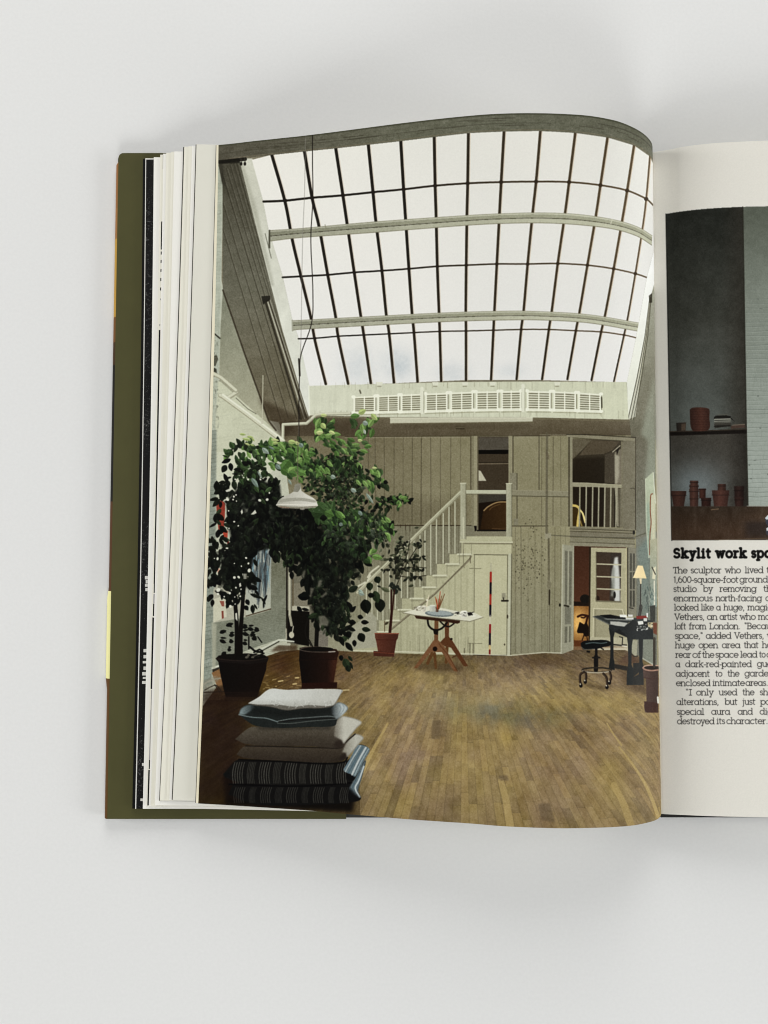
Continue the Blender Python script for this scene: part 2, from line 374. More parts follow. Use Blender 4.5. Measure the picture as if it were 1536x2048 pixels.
    P.poly(Z('A', 1046, 722, 1056, 722, 1056, 835, 1044, 830), (70, 68, 54), .9); P.line(Z('A', 1025, 745, 1062, 892), 1.8, (96, 96, 80), .8)
    P.line(Z('A', 1188, 1268, 1190, 1330), 3, (150, 150, 130), .8)
    P.line(Z('B', 104, 497, 108, 515, 122, 517), 1.6, (130, 128, 104), .9); P.line(Z('B', 1290, 492, 1296, 475), 2.4, (196, 194, 170), .9)
    # top beam, follows the head of the page
    e = top_px
    tb = catmull(np.vstack([[437, 324], Z('A', 870, 292, 1055, 272), Z('B', 18, 193, 148, 180, 283, 165, 418, 150, 557, 133, 699, 117, 847, 110, 998, 108, 1143, 116, 1277, 135, 1387, 168, 1448, 208, 1466, 240)]), 200)
    P.poly(np.vstack([e+[0, -14], [[1330, 300]], tb[::-1]]), tx(hgrad(450, (84, 80, 66), 800, (98, 98, 80)), 9, fbm(h, w, 10, 4, 9, .35), 6))
    mid = lambda s: resample(e, 200)*(1-s)+resample(tb, 200)*s
    P.line(mid(.55)[:150], 1.6, (66, 64, 50), .5); P.line(mid(.35)[170:], 1.6, (62, 60, 48), .6); P.line(mid(.05), 3, (70, 70, 54), .8); P.line(mid(.93), 1.6, (122, 110, 84), .5)
    for k in range(40):
        q = mid(r.uniform(.25, .7)); i = r.integers(10, 185); P.line(q[i:i+r.integers(4, 14)], 1.3, (58, 54, 42), r.uniform(.15, .6))
    P.line(Z('A', 750, 312, 905, 296), 7, (30, 28, 22), .95)
    for x, y in ((880, 318), (903, 318)): P.line(Z('A', x, 290, x+1, y), 1.4, (60, 56, 46)); P.ell(*Z('A', x, y+6)[0], 2.6, 3.8, (34, 32, 26))
    # right reveal and the rails down its edge
    P.poly(Z('B', 1480, 560, 1440, 716, 1395, 966, 1357, 1150, 1362, 1305, 1392, 1295, 1462, 800, 1490, 700), tx(vgrad(480, (240, 240, 236), 830, (214, 216, 196)), 5, None, 4))
    P.poly(Z('B', 1457, 790, 1500, 640, 1500, 1391, 1375, 1391, 1368, 1308, 1392, 1295), tx(vgrad(600, (150, 150, 130), 860, (104, 100, 80)), 6, None, 5))
    for d, c in ((0, (66, 62, 46)), (6, (176, 174, 150)), (12, (70, 66, 50)), (17, (160, 158, 134)), (23, (84, 80, 62))):
        P.line(Z('B', 1452+d*.25, 800, 1432+d*.5, 960, 1400+d*.8, 1130, 1362+d, 1305), 1.7, c, .9)
    P.poly(Z('B', 1448, 792, 1462, 780, 1462, 820, 1450, 822), (50, 46, 34), .8)
    # parapet with its row of cast radiators
    par = Z('B', 36, 1166, 330, 1158, 640, 1150, 1000, 1148, 1356, 1150, 1364, 1306, 960, 1297, 370, 1296, 40, 1288)
    P.poly(par, tx(hgrad(620, (198, 200, 176), 1240, (196, 198, 168)), 7, nv, 5))
    for k in range(100):
        x = r.uniform(60, 1350); y = r.choice([1152, 1270], p=[.4, .6])
        P.line(Z('B', x, y, x, y+r.uniform(14, 34)), r.uniform(.8, 1.5), (138, 134, 104), r.uniform(.15, .6))
    for x in (330, 562, 685, 800, 1068): P.poly(Z('B', x-14, 1150, x+14, 1150, x+10, 1164, x-10, 1164), (214, 214, 192), .9); P.line(Z('B', x-8, 1168, x+6, 1168), 2, (112, 106, 80), .6)
    P.line(Z('B', 248, 1185, 252, 1196), 3, (70, 66, 48), .8); P.line(Z('B', 36, 1166, 40, 1288), 2.5, (224, 226, 206), .8)
    tl = lambda x: np.interp(x, [220, 500, 720, 920, 1100, 1250], [1212, 1199, 1190, 1186, 1190, 1200])
    bl = lambda x: np.interp(x, [220, 500, 720, 920, 1100, 1250], [1277, 1272, 1266, 1264, 1267, 1272])
    for x0, x1 in ((222, 313), (322, 412), (419, 506), (520, 613), (624, 719), (730, 824), (836, 918), (942, 1041), (1052, 1146), (1155, 1250)):
        P.poly(Z('B', x0, tl(x0), x1, tl(x1), x1, bl(x1), x0, bl(x0)), (222, 223, 200))
        for i in range(7):
            f = .08+.125*i
            for a0, a1 in ((.10, .45), (.54, .90)):
                xa, xb = x0+(x1-x0)*a0, x0+(x1-x0)*a1
                ya, yb = tl(xa)*(1-f-.06)+bl(xa)*(f+.06), tl(xb)*(1-f-.06)+bl(xb)*(f+.06)
                P.line(Z('B', xa, ya, xb, yb), 2.5, (104, 100, 72), .88)
        for s in (x0+3, (x0+x1)/2, x1-3): P.line(Z('B', s, tl(s), s, bl(s)), 2.2, (228, 229, 208), .9)
        P.line(Z('B', x1+2, tl(x1)+4, x1+2, bl(x1)-2), 1.5, (96, 90, 66), .8)
        for s, q in ((x0, tl), (x0, bl), (x1, tl), (x1, bl)): P.ell(*Z('B', s, q(s))[0], 4.2, 3.4, (228, 229, 208))
        P.line(Z('B', x0, bl(x0)+3, x1, bl(x1)+3), 2, (232, 232, 212), .9); P.line(Z('B', x0, bl(x0)+10, x1, bl(x1)+9), 2, (134, 130, 100), .6)
    for x in (506, 926): P.line(Z('B', x, tl(x)-22, x, bl(x)+4), 7, (214, 215, 192)); P.line(Z('B', x+8, tl(x)-10, x+8, bl(x)+4), 1.2, (120, 116, 88), .7)
    P.line(Z('B', 1252, 1215, 1253, 1255), 3, (70, 66, 48), .9)
    P.line(Z('B', 30, 1295, 370, 1300, 960, 1302, 1362, 1312), 2.2, (112, 104, 78), .8)
    # fluorescent fitting and the pipes
    P.poly(Z('B', 374, 1298, 966, 1297, 966, 1314, 374, 1322), tx((186, 184, 158), 4)); P.line(Z('B', 374, 1323, 966, 1317), 1.8, (104, 96, 70), .9); P.line(Z('B', 374, 1300, 966, 1299), 1.2, (212, 210, 186), .8)
    P.poly(Z('B', 380, 1325, 960, 1320, 955, 1345, 385, 1345), (74, 64, 46), .35, 2)
    for pts, wd in ((Z('A', 1130, 2030, 1133, 1895, 1275, 1888, 1330, 1838, 1360, 1832, 1536, 1828), 6.2), (Z('A', 755, 1720, 800, 1735, 855, 1700), 9), (Z('A', 716, 1590, 760, 1612, 850, 1690), 8.5)):
        P.line(pts, wd, (150, 148, 122)); P.line(pts+[-.6, -1], wd*.6, (196, 196, 170))
    pip = Z('A', 770, 1720, 920, 1830, 1130, 1990)
    P.line(pip+[1, 2], 9.5, (138, 134, 106)); P.line(pip, 8.5, (196, 196, 170)); P.line(pip+[0, -1.8], 3.2, (216, 217, 196), .9)
    P.line(Z('A', 1012, 1600, 1008, 1870), 2, (176, 174, 148), .9); P.ell(*Z('A', 1008, 1880)[0], 3, 4, (186, 184, 160))
    P.line(Z('A', 850, 1735, 920, 1800, 970, 1830), 1.4, (70, 66, 50), .8)
    # rail and dark tracks along the soffit edge
    for (x0, y0, x1, y1, wd, c) in ((1022, 1140, 1240, 1862, 4.2, (58, 54, 42)), (1036, 1140, 1262, 1858, 2.4, (170, 168, 146)), (1046, 1145, 1275, 1855, 1.6, (60, 54, 42)), (1052, 1135, 1282, 1850, 1.4, (150, 148, 128))):
        P.line(Z('A', x0, y0, x1, y1), wd, c)
    P.poly(Z('A', 1002, 1122, 1055, 1118, 1055, 1145, 1012, 1172), (44, 42, 34)); P.poly(Z('A', 1215, 1760, 1300, 1862, 1225, 1870), (50, 42, 30), .6, 1.5)
    # hanging wires
    P.line(catmull(Z('A', 1310, 150, 1310, 300, 1312, 540, 1300, 780, 1312, 1080, 1305, 1280, 1242, 1470, 1232, 1590, 1228, 1830, 1230, 2040), 80), 1.7, (34, 30, 26), .95)
    P.line(catmull(Z('A', 1268, 160, 1262, 500, 1250, 800, 1240, 1400, 1228, 1600), 40), 1.1, (120, 116, 108), .75)
    P.line(Z('A', 1228, 1500, 1234, 1600), 3.4, (40, 36, 30), .9)

    # --- upper doorway and balcony landing
    P.poly(Z('e', 612, 150, 1003, 150, 1003, 1345, 612, 1345), vgrad(875, (74, 66, 54), 1060, (34, 26, 18)))
    P.poly(Z('e', 612, 165, 1003, 165, 1003, 318, 612, 330), tx((82, 76, 64), 4)); P.poly(Z('e', 612, 320, 1003, 318, 1003, 370, 612, 372), (14, 12, 8))
    P.poly(Z('e', 612, 372, 1003, 370, 1003, 830, 612, 830), tx((66, 56, 42), 4)); P.line(Z('e', 620, 480, 1000, 478), 1.2, (40, 34, 24)); P.line(Z('e', 620, 498, 1000, 494), 1.8, (112, 100, 78))
    P.poly(Z('e', 612, 575, 650, 590, 722, 715, 612, 715), (176, 172, 146)); P.poly(Z('e', 612, 890, 990, 890, 990, 1000, 612, 1040), (62, 58, 48))
    P.poly(Z('e', 612, 1000, 980, 960, 980, 1345, 612, 1345), (30, 22, 14)); P.poly(Z('e', 680, 1110, 740, 1050, 830, 1000, 980, 985, 980, 1345, 640, 1345), hgrad(960, (48, 32, 16), 1012, (64, 44, 22)))
    P.line(catmull(Z('e', 690, 1095, 740, 1048, 830, 1000, 900, 985, 985, 985), 20), 2.4, (150, 120, 74)); P.line(catmull(Z('e', 760, 1090, 800, 1050, 900, 1012), 12), 1.3, (112, 84, 46), .8)
    P.line(Z('e', 800, 1325, 980, 1338), 2, (84, 60, 36)); P.poly(Z('e', 600, 1340, 985, 1340, 985, 1362, 600, 1362), (16, 12, 9))
    wood = (132, 127, 98)
    for x0, x1, y0, y1, c in ((515, 530, 140, 830, (84, 76, 56)), (530, 560, 140, 1290, (124, 118, 90)), (562, 606, 140, 1345, (142, 136, 106)), (606, 622, 150, 1345, (88, 80, 60)), (1005, 1056, 138, 760, (138, 132, 102)), (1056, 1068, 140, 620, (70, 62, 44)), (1390, 1402, 140, 830, (88, 82, 62))):
        P.poly(Z('e', x0, y0, x1, y0, x1, y1, x0, y1), tx(c, 5))
    P.poly(Z('e', 1020, 615, 1110, 612, 1112, 840, 1020, 840), tx((126, 121, 96), 4)); P.line(Z('e', 1114, 620, 1114, 1200), 2, (74, 68, 50), .8)
    P.poly(Z('e', 1050, 835, 1780, 850, 1780, 918, 1050, 905), tx((130, 125, 98), 5)); P.line(Z('e', 1050, 908, 1780, 920), 1.6, (78, 72, 54), .9); P.line(Z('e', 1050, 834, 1780, 850), 1.2, (150, 145, 116), .7)
    P.poly(Z('e', 1072, 1200, 1130, 1200, 1130, 1285, 1072, 1285), (122, 117, 92))
    P.poly(Z('e', 460, 1290, 562, 1290, 570, 1425, 460, 1425), tx((118, 114, 90), 4)); P.poly(Z('e', 562, 1290, 598, 1290, 598, 1350, 575, 1365), (20, 16, 12))
    P.poly(Z('e', 575, 1362, 980, 1362, 980, 1425, 575, 1425), (122, 117, 92))
    # door in the balcony at the right
    P.poly(Z('f', 415, 180, 1040, 195, 1040, 760, 415, 740), tx(vgrad(880, (74, 66, 50), 960, (36, 30, 20)), 4))
    P.poly(Z('f', 415, 180, 660, 195, 430, 430, 415, 430), tx((96, 88, 68), 4)); P.poly(Z('f', 660, 195, 1015, 210, 930, 320, 820, 370, 500, 390), tx((84, 74, 56), 5)); P.poly(Z('f', 440, 430, 830, 410, 830, 745, 420, 735), (40, 33, 22), .9, 2)
    P.poly(Z('f', 830, 380, 950, 340, 950, 750, 825, 745), (72, 64, 50)); P.poly(Z('f', 955, 350, 1045, 300, 1045, 760, 955, 755), (112, 104, 84)); P.poly(Z('f', 955, 370, 1015, 400, 1010, 660, 990, 750, 960, 750), (158, 152, 128), .85, 1)
    P.poly(Z('f', 915, 350, 1025, 260, 1005, 330, 985, 390, 975, 320), (34, 28, 20)); P.line(Z('f', 930, 345, 1025, 265), 1.8, (168, 160, 134))
    P.poly(Z('f', 420, 790, 1050, 800, 1050, 1310, 420, 1295), tx((38, 31, 21), 3)); P.poly(Z('f', 830, 800, 950, 800, 950, 1305, 820, 1300), (70, 62, 46)); P.poly(Z('f', 955, 800, 1000, 800, 1010, 1300, 985, 1300), (134, 128, 104)); P.poly(Z('f', 1000, 810, 1045, 810, 1045, 1310, 1005, 1310), (92, 85, 66))
    P.poly(Z('f', 420, 1060, 470, 1060, 560, 1295, 420, 1290), (62, 46, 18)); P.line(catmull(Z('f', 420, 1030, 470, 1040, 505, 1080, 490, 1200, 480, 1290), 20), 5, (196, 170, 84)); P.line(catmull(Z('f', 500, 1075, 545, 1130, 580, 1245), 14), np.linspace(3, 4, 14), (222, 202, 124)); P.line(Z('f', 515, 1230, 535, 1290), 2, (150, 124, 58))
    P.poly(Z('f', 415, 735, 600, 740, 1062, 768, 1062, 808, 600, 792, 415, 790), tx((146, 141, 112), 5)); P.line(Z('f', 415, 738, 600, 742, 1062, 769), 1.3, (172, 166, 136), .8)
    for x in (508, 590, 672, 750, 828, 905, 975): P.line(Z('f', x+3, 790, x-4, 1305), 2.9, (150, 145, 118) if x > 520 else (140, 136, 108))
    P.line(Z('f', 1040, 810, 1038, 1310), 2.2, (122, 116, 92))
    for x0, x1, y0, y1, c in ((362, 382, 150, 1300, (78, 72, 54)), (384, 416, 150, 1300, (136, 131, 104)), (1046, 1062, 190, 1310, (116, 110, 86)), (1062, 1220, 180, 1350, (114, 108, 86))):
        P.poly(Z('f', x0, y0, x1, y0, x1, y1, x0, y1), tx(c, 5, None, 5))
    P.poly(Z('f', 340, 122, 420, 120, 1060, 160, 1215, 165, 1215, 200, 1060, 200, 415, 160, 345, 150), tx((130, 124, 98), 5)); P.line(Z('f', 340, 120, 600, 122, 1225, 160), 1.8, (52, 46, 34), .9); P.line(Z('f', 420, 165, 1060, 205), 1.6, (66, 60, 44), .8)
    P.line(Z('f', 1226, 165, 1226, 640, 1222, 820, 1225, 1340), 2, (62, 55, 42), .9); P.line(Z('f', 1160, 812, 1200, 808, 1222, 830), 1.8, (74, 68, 52), .9)
    P.poly(Z('f', 1230, 160, 1420, 60, 1450, -400, 1470, -400, 1470, 1700, 1230, 1700), tx(vgrad(850, (102, 97, 78), 1110, (112, 112, 96)), 6, None, 5))
    P.poly(Z('f', 1290, 120, 1480, -700, 1490, 700, 1345, 700, 1380, 200), tx(vgrad(700, (140, 142, 122), 960, (136, 142, 122)), 5), .8, 4)
    # rails and boards of the floor edge
    for y0, y1, c in ((1300, 1330, (122, 116, 92)), (1335, 1360, (130, 124, 98)), (1365, 1430, (118, 112, 90)), (1440, 1500, (124, 119, 94)), (1500, 1560, (132, 127, 102))):
        P.poly(Z('f', 385, y0, 1210, y0+30, 1210, y1+30, 385, y1), tx(c, 5))
        P.line(Z('f', 385, y1, 800, y1+12, 1210, y1+28), 1.7, (66, 60, 44), .8)
    P.line(Z('f', 140, 1410, 390, 1425, 800, 1440, 1200, 1440, 1350, 1385), 2, (88, 84, 66), .8); P.line(Z('f', 1200, 1450, 1350, 1430), 2.6, (112, 110, 94), .8); P.ell(*Z('f', 1202, 1375)[0], 2.4, 4.4, (36, 32, 24))
    P.poly(Z('f', 66, 1385, 142, 1385, 142, 1455, 66, 1455), (142, 137, 110)); P.line(Z('f', 90, 100, 84, 1380), 4.6, (92, 86, 66), .75); P.line(Z('f', 112, 1455, 112, 1664), 3.4, (88, 82, 62), .7)
    P.line(Z('f', 86, 350, 104, 420), 5, (96, 86, 66), .6)
    P.line(Z('g', 100, 0, 104, 480), 3.4, (92, 86, 64), .75); P.ell(*Z('g', 102, 510)[0], 4.4, 9, (118, 112, 86)); P.line(Z('g', 108, 570, 106, 735), 2.8, (48, 42, 30)); P.line(Z('g', 110, 735, 110, 1270), 2, (84, 78, 58), .6)

    # --- ground floor doorway, lamp-lit room beyond, folding glazed doors
    P.poly(Z('g', 385, 68, 990, 85, 990, 1290, 385, 1290), vgrad(1090, (70, 42, 28), 1200, (84, 50, 32)))
    P.poly(Z('g', 385, 750, 560, 755, 560, 1145, 385, 1145), lambda X, Y: lerpc((128, 82, 36), (240, 186, 92), np.exp(-((X-1157)/16)**2-((Y-1246)/26)**2)*1.1))
    for x in range(392, 556, 16): P.line(Z('g', x, 755, x-4, 1140), 1.6, (150, 96, 40), .35)
    P.poly(Z('g', 385, 700, 560, 705, 560, 752, 385, 748), (36, 26, 18)); P.ell(*Z('g', 512, 670)[0], 10, 9, (28, 24, 18)); P.poly(Z('g', 385, 1140, 570, 1145, 570, 1215, 385, 1215), (96, 52, 26))
    P.poly(Z('g', 385, 1210, 990, 1215, 1000, 1330, 370, 1330), (120, 88, 58)); P.poly(Z('g', 640, 1225, 1000, 1215, 1010, 1270, 600, 1270), (196, 190, 160), .9, 1.5)
    P.line(catmull(Z('g', 430, 872, 480, 852, 555, 868), 10), 4.2, (52, 26, 16)); P.line(catmull(Z('g', 470, 880, 500, 885, 520, 870), 8), 3, (52, 26, 16)); P.line(Z('g', 540, 880, 520, 960), 4, (50, 24, 14))
    P.poly(Z('g', 420, 1040, 450, 930, 500, 960, 530, 930, 556, 1000, 556, 1090, 510, 1100, 490, 1060, 430, 1060), (26, 18, 12)); P.line(Z('g', 500, 1080, 480, 1140), 2, (40, 24, 14)); P.line(Z('g', 530, 1080, 540, 1140), 2, (40, 24, 14))
    # half-glazed door
    P.poly(Z('g', 575, 85, 985, 92, 985, 1130, 560, 1130), tx((164, 158, 122), 5)); P.poly(Z('g', 560, 75, 580, 75, 568, 1140, 552, 1140), (46, 36, 24))
    P.poly(Z('g', 640, 135, 925, 145, 915, 700, 640, 692), vgrad(1104, (66, 54, 42), 1200, (78, 54, 38)))
    P.poly(Z('g', 800, 150, 925, 150, 915, 700, 790, 690), (58, 50, 42)); P.poly(Z('g', 850, 200, 885, 190, 905, 420, 910, 700, 850, 700, 838, 600, 812, 420), tx((198, 200, 190), 6), .95, 1.2); P.poly(Z('g', 820, 330, 850, 300, 850, 640, 806, 640), (126, 128, 116), .8, 1)
    P.ell(*Z('g', 848, 625)[0], 2.6, 7, (30, 28, 22)); P.ell(*Z('g', 655, 668)[0], 4, 6, (44, 30, 20))
    for y in (272, 415, 555): P.line(Z('g', 640, y, 920, y+10), 2.5, (182, 176, 142))
    P.line(Z('g', 640, 695, 920, 705), 3, (110, 104, 78)); P.line(Z('g', 638, 135, 640, 692), 1.5, (104, 98, 72))
    P.poly(Z('g', 610, 780, 940, 790, 975, 840, 975, 1120, 605, 1120), tx((146, 140, 108), 5)); P.line(Z('g', 605, 1120, 610, 780, 935, 790, 955, 850, 975, 855), 1.8, (196, 190, 154)); P.line(Z('g', 630, 1100, 632, 800), 1.2, (112, 106, 78), .7)
    P.line(Z('g', 985, 95, 985, 900), 3, (186, 178, 134)); P.line(Z('g', 994, 95, 994, 860), 2, (70, 62, 46)); P.poly(Z('g', 570, 1105, 1000, 1110, 1000, 1215, 560, 1200), (168, 162, 130))
    # folded leaf at the left
    P.poly(Z('g', 258, 50, 385, 68, 372, 1280, 232, 1312), tx((142, 140, 116), 5))
    P.poly(Z('g', 282, 120, 366, 130, 358, 740, 282, 735), tx((104, 102, 84), 5)); P.line(Z('g', 324, 125, 318, 740), 3, (150, 148, 124)); P.poly(Z('g', 282, 760, 352, 765, 350, 955, 282, 960), (112, 110, 92)); P.poly(Z('g', 282, 985, 350, 980, 348, 1160, 280, 1172), (104, 102, 84)); P.line(Z('g', 322, 980, 318, 1170), 3, (150, 148, 124))
    P.line(Z('g', 260, 55, 240, 1305), 2.4, (170, 168, 142)); P.line(Z('g', 383, 70, 372, 1280), 2, (156, 154, 130)); P.ell(*Z('g', 226, 740)[0], 2, 3.4, (36, 32, 24)); P.line(Z('g', 280, 745, 325, 755), 3.6, (52, 48, 38))
    # folded leaf at the right
    P.poly(Z('g', 995, 80, 1095, 95, 1090, 860, 995, 860), tx((122, 118, 98), 5)); P.poly(Z('g', 1022, 150, 1080, 155, 1080, 350, 1022, 350), (80, 78, 66)); P.poly(Z('g', 1022, 365, 1080, 365, 1078, 560, 1022, 560), (74, 72, 60)); P.poly(Z('g', 1022, 575, 1078, 575, 1078, 760, 1022, 760), (70, 68, 56))
    P.line(Z('g', 1052, 150, 1050, 760), 2, (120, 116, 98)); P.line(Z('g', 1000, 90, 1000, 860), 1.5, (80, 76, 60))

    # --- stairs: sloping boarded side with stepped edge, treads, balusters and rails
    steps = [(917, 1108.5), (893, 1128), (868, 1151), (846.5, 1174.5), (822, 1197), (798, 1219.5), (774, 1241), (752, 1263.5), (728, 1286)]
    out = [(917, 1108)]
    for i in range(len(steps)-1): out += [(steps[i][0]-19, steps[i][1]), (steps[i][0]-19, steps[i+1][1])] if False else [(steps[i+1][0]+6, steps[i][1]), (steps[i+1][0]+6, steps[i+1][1])]
    side = [(923, 1085), (1023, 1085), (1021, 1309), (860, 1309), (700, 1305), (700, 1303)]+out[::-1]+[(923, 1108)]
    P.poly(side, tx(hgrad(760, (158, 156, 122), 1000, (176, 173, 136)), 5, nv, 5))
    for x in list(range(790, 950, 12)):
        y0 = np.interp(x, [700, 941], [1302, 1112])+6
        P.line([(x, max(y0, 1130)), (x, 1306)], 1, (112, 108, 82), r.uniform(.15, .6))
    for k in range(60): x = r.uniform(790, 1015); P.line([(x, 1290-r.uniform(0, 26)), (x, 1304)], 1, (104, 100, 76), r.uniform(.1, .5))
    P.poly(Z('e', 385, 1425, 1050, 1425, 1050, 1490, 385, 1490), tx((172, 170, 134), 4)); P.poly(Z('e', 378, 1490, 1062, 1492, 1062, 1512, 380, 1505), (190, 188, 154)); P.line(Z('e', 440, 1516, 1050, 1520), 3, (104, 98, 72), .7)
    P.line([(942, 1113), (938, 1121), (870, 1187), (780, 1260), (757, 1284)], 3.4, (126, 118, 92)); P.line([(941, 1115), (870, 1189), (784, 1259)], 1.1, (84, 76, 56), .9)
    P.line(Z('h', 752, 0, 752, 140, 760, 180), 1.8, (112, 106, 80), .7); P.line(Z('h', 822, 60, 824, 130), 2.2, (100, 92, 68), .8)
    for (x, y) in steps:
        P.poly([(x-1, y+2), (x+26, y+2), (x+26, y+4), (x, y+5)], (96, 92, 68), .6, 1); P.line([(x-1.5, y), (x+25.5, y)], 3.2, (196, 195, 164))
        P.line([(x+26, y-22), (x+26, y)], 1.4, (122, 118, 92), .7)
    bal = [(910, 1004, 1106), (898, 1015, 1105), (886.5, 1027, 1126), (873, 1037, 1126), (861.5, 1049, 1149), (850, 1058, 1149), (840, 1067, 1172), (828, 1076, 1172), (815, 1088, 1195), (803, 1098, 1195), (791, 1110, 1217), (779, 1120, 1217), (766, 1133, 1239), (755, 1143, 1239), (744, 1153, 1261), (733, 1165, 1284)]
    for x, a, b in bal: P.line([(x+1.4, a), (x+1.4, b)], 1, (84, 78, 58), .6); P.line([(x, a), (x, b)], 2.6, (176, 175, 146))
    rl = np.array([(921, 984), (858, 1045), (800, 1102), (752, 1148), (715, 1185)])
    P.line(rl+[0, 3], 6.4, (128, 124, 96)); P.line(rl, 5.2, (180, 179, 148)); P.line(rl+[.5, .8], 1, (120, 116, 88), .8)
    for x0, x1, y0, y1 in ((388, 460, 745, 1460), (975, 1047, 750, 1430)):
        P.poly(Z('e', x0, y0, x1, y0, x1, y1, x0, y1), tx(hgrad(Z('e', x0, 0)[0, 0], (166, 165, 136), Z('e', x1, 0)[0, 0], (150, 148, 120)), 4)); P.line(Z('e', x1, y0, x1, y1), 1.3, (92, 88, 66), .8); P.line(Z('e', x0, y0, x1, y0), 1.8, (196, 195, 164))
    P.line(Z('e', 425, 1180, 428, 1450), 2, (196, 195, 164), .8); P.poly(Z('e', 462, 832, 975, 832, 975, 884, 462, 880), tx((176, 177, 148), 4)); P.line(Z('e', 462, 884, 975, 886), 1.5, (96, 90, 68), .8)
    P.line(Z('e', 425, 1510, 425, 1664), 1.5, (112, 106, 82), .7)
    # cupboard door under the landing with the painted pole
    P.line(Z('h', 862, 48, 1215, 52), 2, (84, 80, 58), .9); P.poly(Z('h', 862, 52, 1205, 55, 1195, 1080, 858, 1075), tx((178, 175, 138), 5, nv, 4)); P.line(Z('h', 864, 52, 860, 1075), 1.4, (92, 88, 64), .8); P.line(Z('h', 1205, 56, 1196, 1080), 2, (96, 92, 68), .8)
    P.poly(Z('h', 1210, 40, 1245, 40, 1232, 1085, 1200, 1085), tx((178, 177, 148), 4)); P.line(Z('h', 1246, 40, 1234, 1085), 1.8, (84, 80, 60), .8); P.line(Z('h', 858, 1078, 1195, 1080), 2.6, (40, 32, 22))
    for a in ((815, 190, 930, 190), (805, 955, 940, 958)): P.line(Z('h', *a), 1.8, (118, 114, 86), .8)
    P.line(Z('h', 818, 960, 816, 1070), 3, (92, 88, 64), .6); P.line(Z('h', 852, 960, 850, 1070), 3, (100, 94, 70), .6); P.line(Z('h', 762, 1010, 762, 1055), 2, (80, 74, 54), .7)
    for y0, y1, c in ((140, 232, (156, 152, 128)), (232, 340, (164, 34, 26)), (340, 460, (20, 16, 26)), (460, 570, (164, 40, 26)), (570, 672, (22, 18, 30)), (672, 768, (192, 186, 164)), (768, 860, (142, 24, 28)), (860, 982, (26, 20, 32)), (982, 1026, (196, 170, 110)), (1026, 1072, (120, 20, 22))):
        xm = lambda y: 1034-(y-140)*.0145
        P.line(Z('h', xm(y0), y0, xm(y1), y1), 4.2 if 225 < y0 < 1000 and c[0] != 192 else 3.4, c, .95 if c[0] not in (156, 192) else .5)
    P.poly(Z('h', 1145, 440, 1185, 440, 1185, 500, 1145, 500), (140, 136, 110)); P.line(Z('h', 1146, 520, 1206, 520), 3.6, (40, 36, 28)); P.line(Z('h', 1160, 490, 1165, 515), 2, (60, 56, 44)); P.ell(*Z('h', 1203, 682)[0], 1.6, 4, (60, 52, 38)); P.ell(*Z('h', 1173, 968)[0], 1.4, 2, (66, 58, 42))
    P.line([(706, 1301), (790, 1303), (940, 1308), (1021, 1311), (1085, 1305), (1122, 1306)], 2.2, (196, 194, 166), .8)

    # --- floor boards running away to the back wall (straight on paper, bent with it)
    FX = 392+U*955; VX, VY = 905.0, 1196.0
    den = np.maximum(P.Y-VY, 40)
    kx = (FX-VX)/den; dep = 3000.0/den
    fl = np.vstack([[(385, 1440), (440, 1365), (470, 1335), (560, 1303)], [(620, 1298), (700, 1303), (860, 1309), (1021, 1312), (1090, 1306), (1125, 1308), (1145, 1300), (1250, 1300), (1330, 1340), (1345, 1340), (1345, 1670), (385, 1670)]])
    pw = .0365
    col = np.floor(kx/pw).astype(int)
    rr = np.random.default_rng(5); off = rr.uniform(0, 9, 4000); L = rr.uniform(.8, 2.0, 4000)
    seg = np.floor(dep/L[col % 4000]+off[col % 4000]).astype(int)
    hsh = lambda a, b: (np.sin(a*127.1+b*311.7)*43758.5453) % 1
    q = hsh(col, seg); q2 = hsh(col+7, seg*3+1)
    pal = np.array([(128, 106, 68), (140, 116, 72), (150, 126, 78), (120, 100, 66), (134, 112, 70), (158, 134, 84), (110, 92, 62), (144, 120, 76)], np.float32)
    base = pal[(q*7.99).astype(int)]
    fr = kx/pw-col; edge = np.exp(-(np.minimum(fr, 1-fr)/.05)**2)
    # grain stretched along the boards
    gx = (kx*600).astype(int) % 997; gy = (dep*26).astype(int) % 997
    G = fbm(997, 997, 9, 4, 21); G2 = fbm(997, 997, 40, 3, 22)
    base = (base*.36+pal.mean(0)*.64)*1.07+(G[gx, gy]*11+G2[gx, gy]*12)[..., None]*np.array([1, .95, .8])+((q2-.5)[..., None]*np.array([14, 11, 2]))+np.array([-8, -7, -4])
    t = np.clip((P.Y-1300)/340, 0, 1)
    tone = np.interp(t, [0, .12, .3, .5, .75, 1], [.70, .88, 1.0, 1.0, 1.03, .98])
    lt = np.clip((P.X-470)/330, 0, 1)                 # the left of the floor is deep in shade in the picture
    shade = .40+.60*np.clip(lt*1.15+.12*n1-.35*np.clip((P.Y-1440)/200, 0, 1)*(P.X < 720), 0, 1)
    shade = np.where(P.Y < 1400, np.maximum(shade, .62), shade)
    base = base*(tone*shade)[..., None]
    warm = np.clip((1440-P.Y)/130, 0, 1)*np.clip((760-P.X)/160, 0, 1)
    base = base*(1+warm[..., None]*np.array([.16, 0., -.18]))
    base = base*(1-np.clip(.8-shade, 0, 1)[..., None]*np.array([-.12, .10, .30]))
    for cx, cy, sx, sy, a in ((985, 1425, 90, 22, .55), (1060, 1440, 60, 18, .42), (900, 1400, 70, 30, .14), (1110, 1425, 30, 14, .25)):
        g = np.exp(-((P.X-cx)/sx)**2-((P.Y-cy)/sy)**2)*np.clip(1+.9*n2+.5*n1, 0, 2)*a
        base += (np.array([84, 84, 72])-base)*np.clip(g, 0, .7)[..., None]
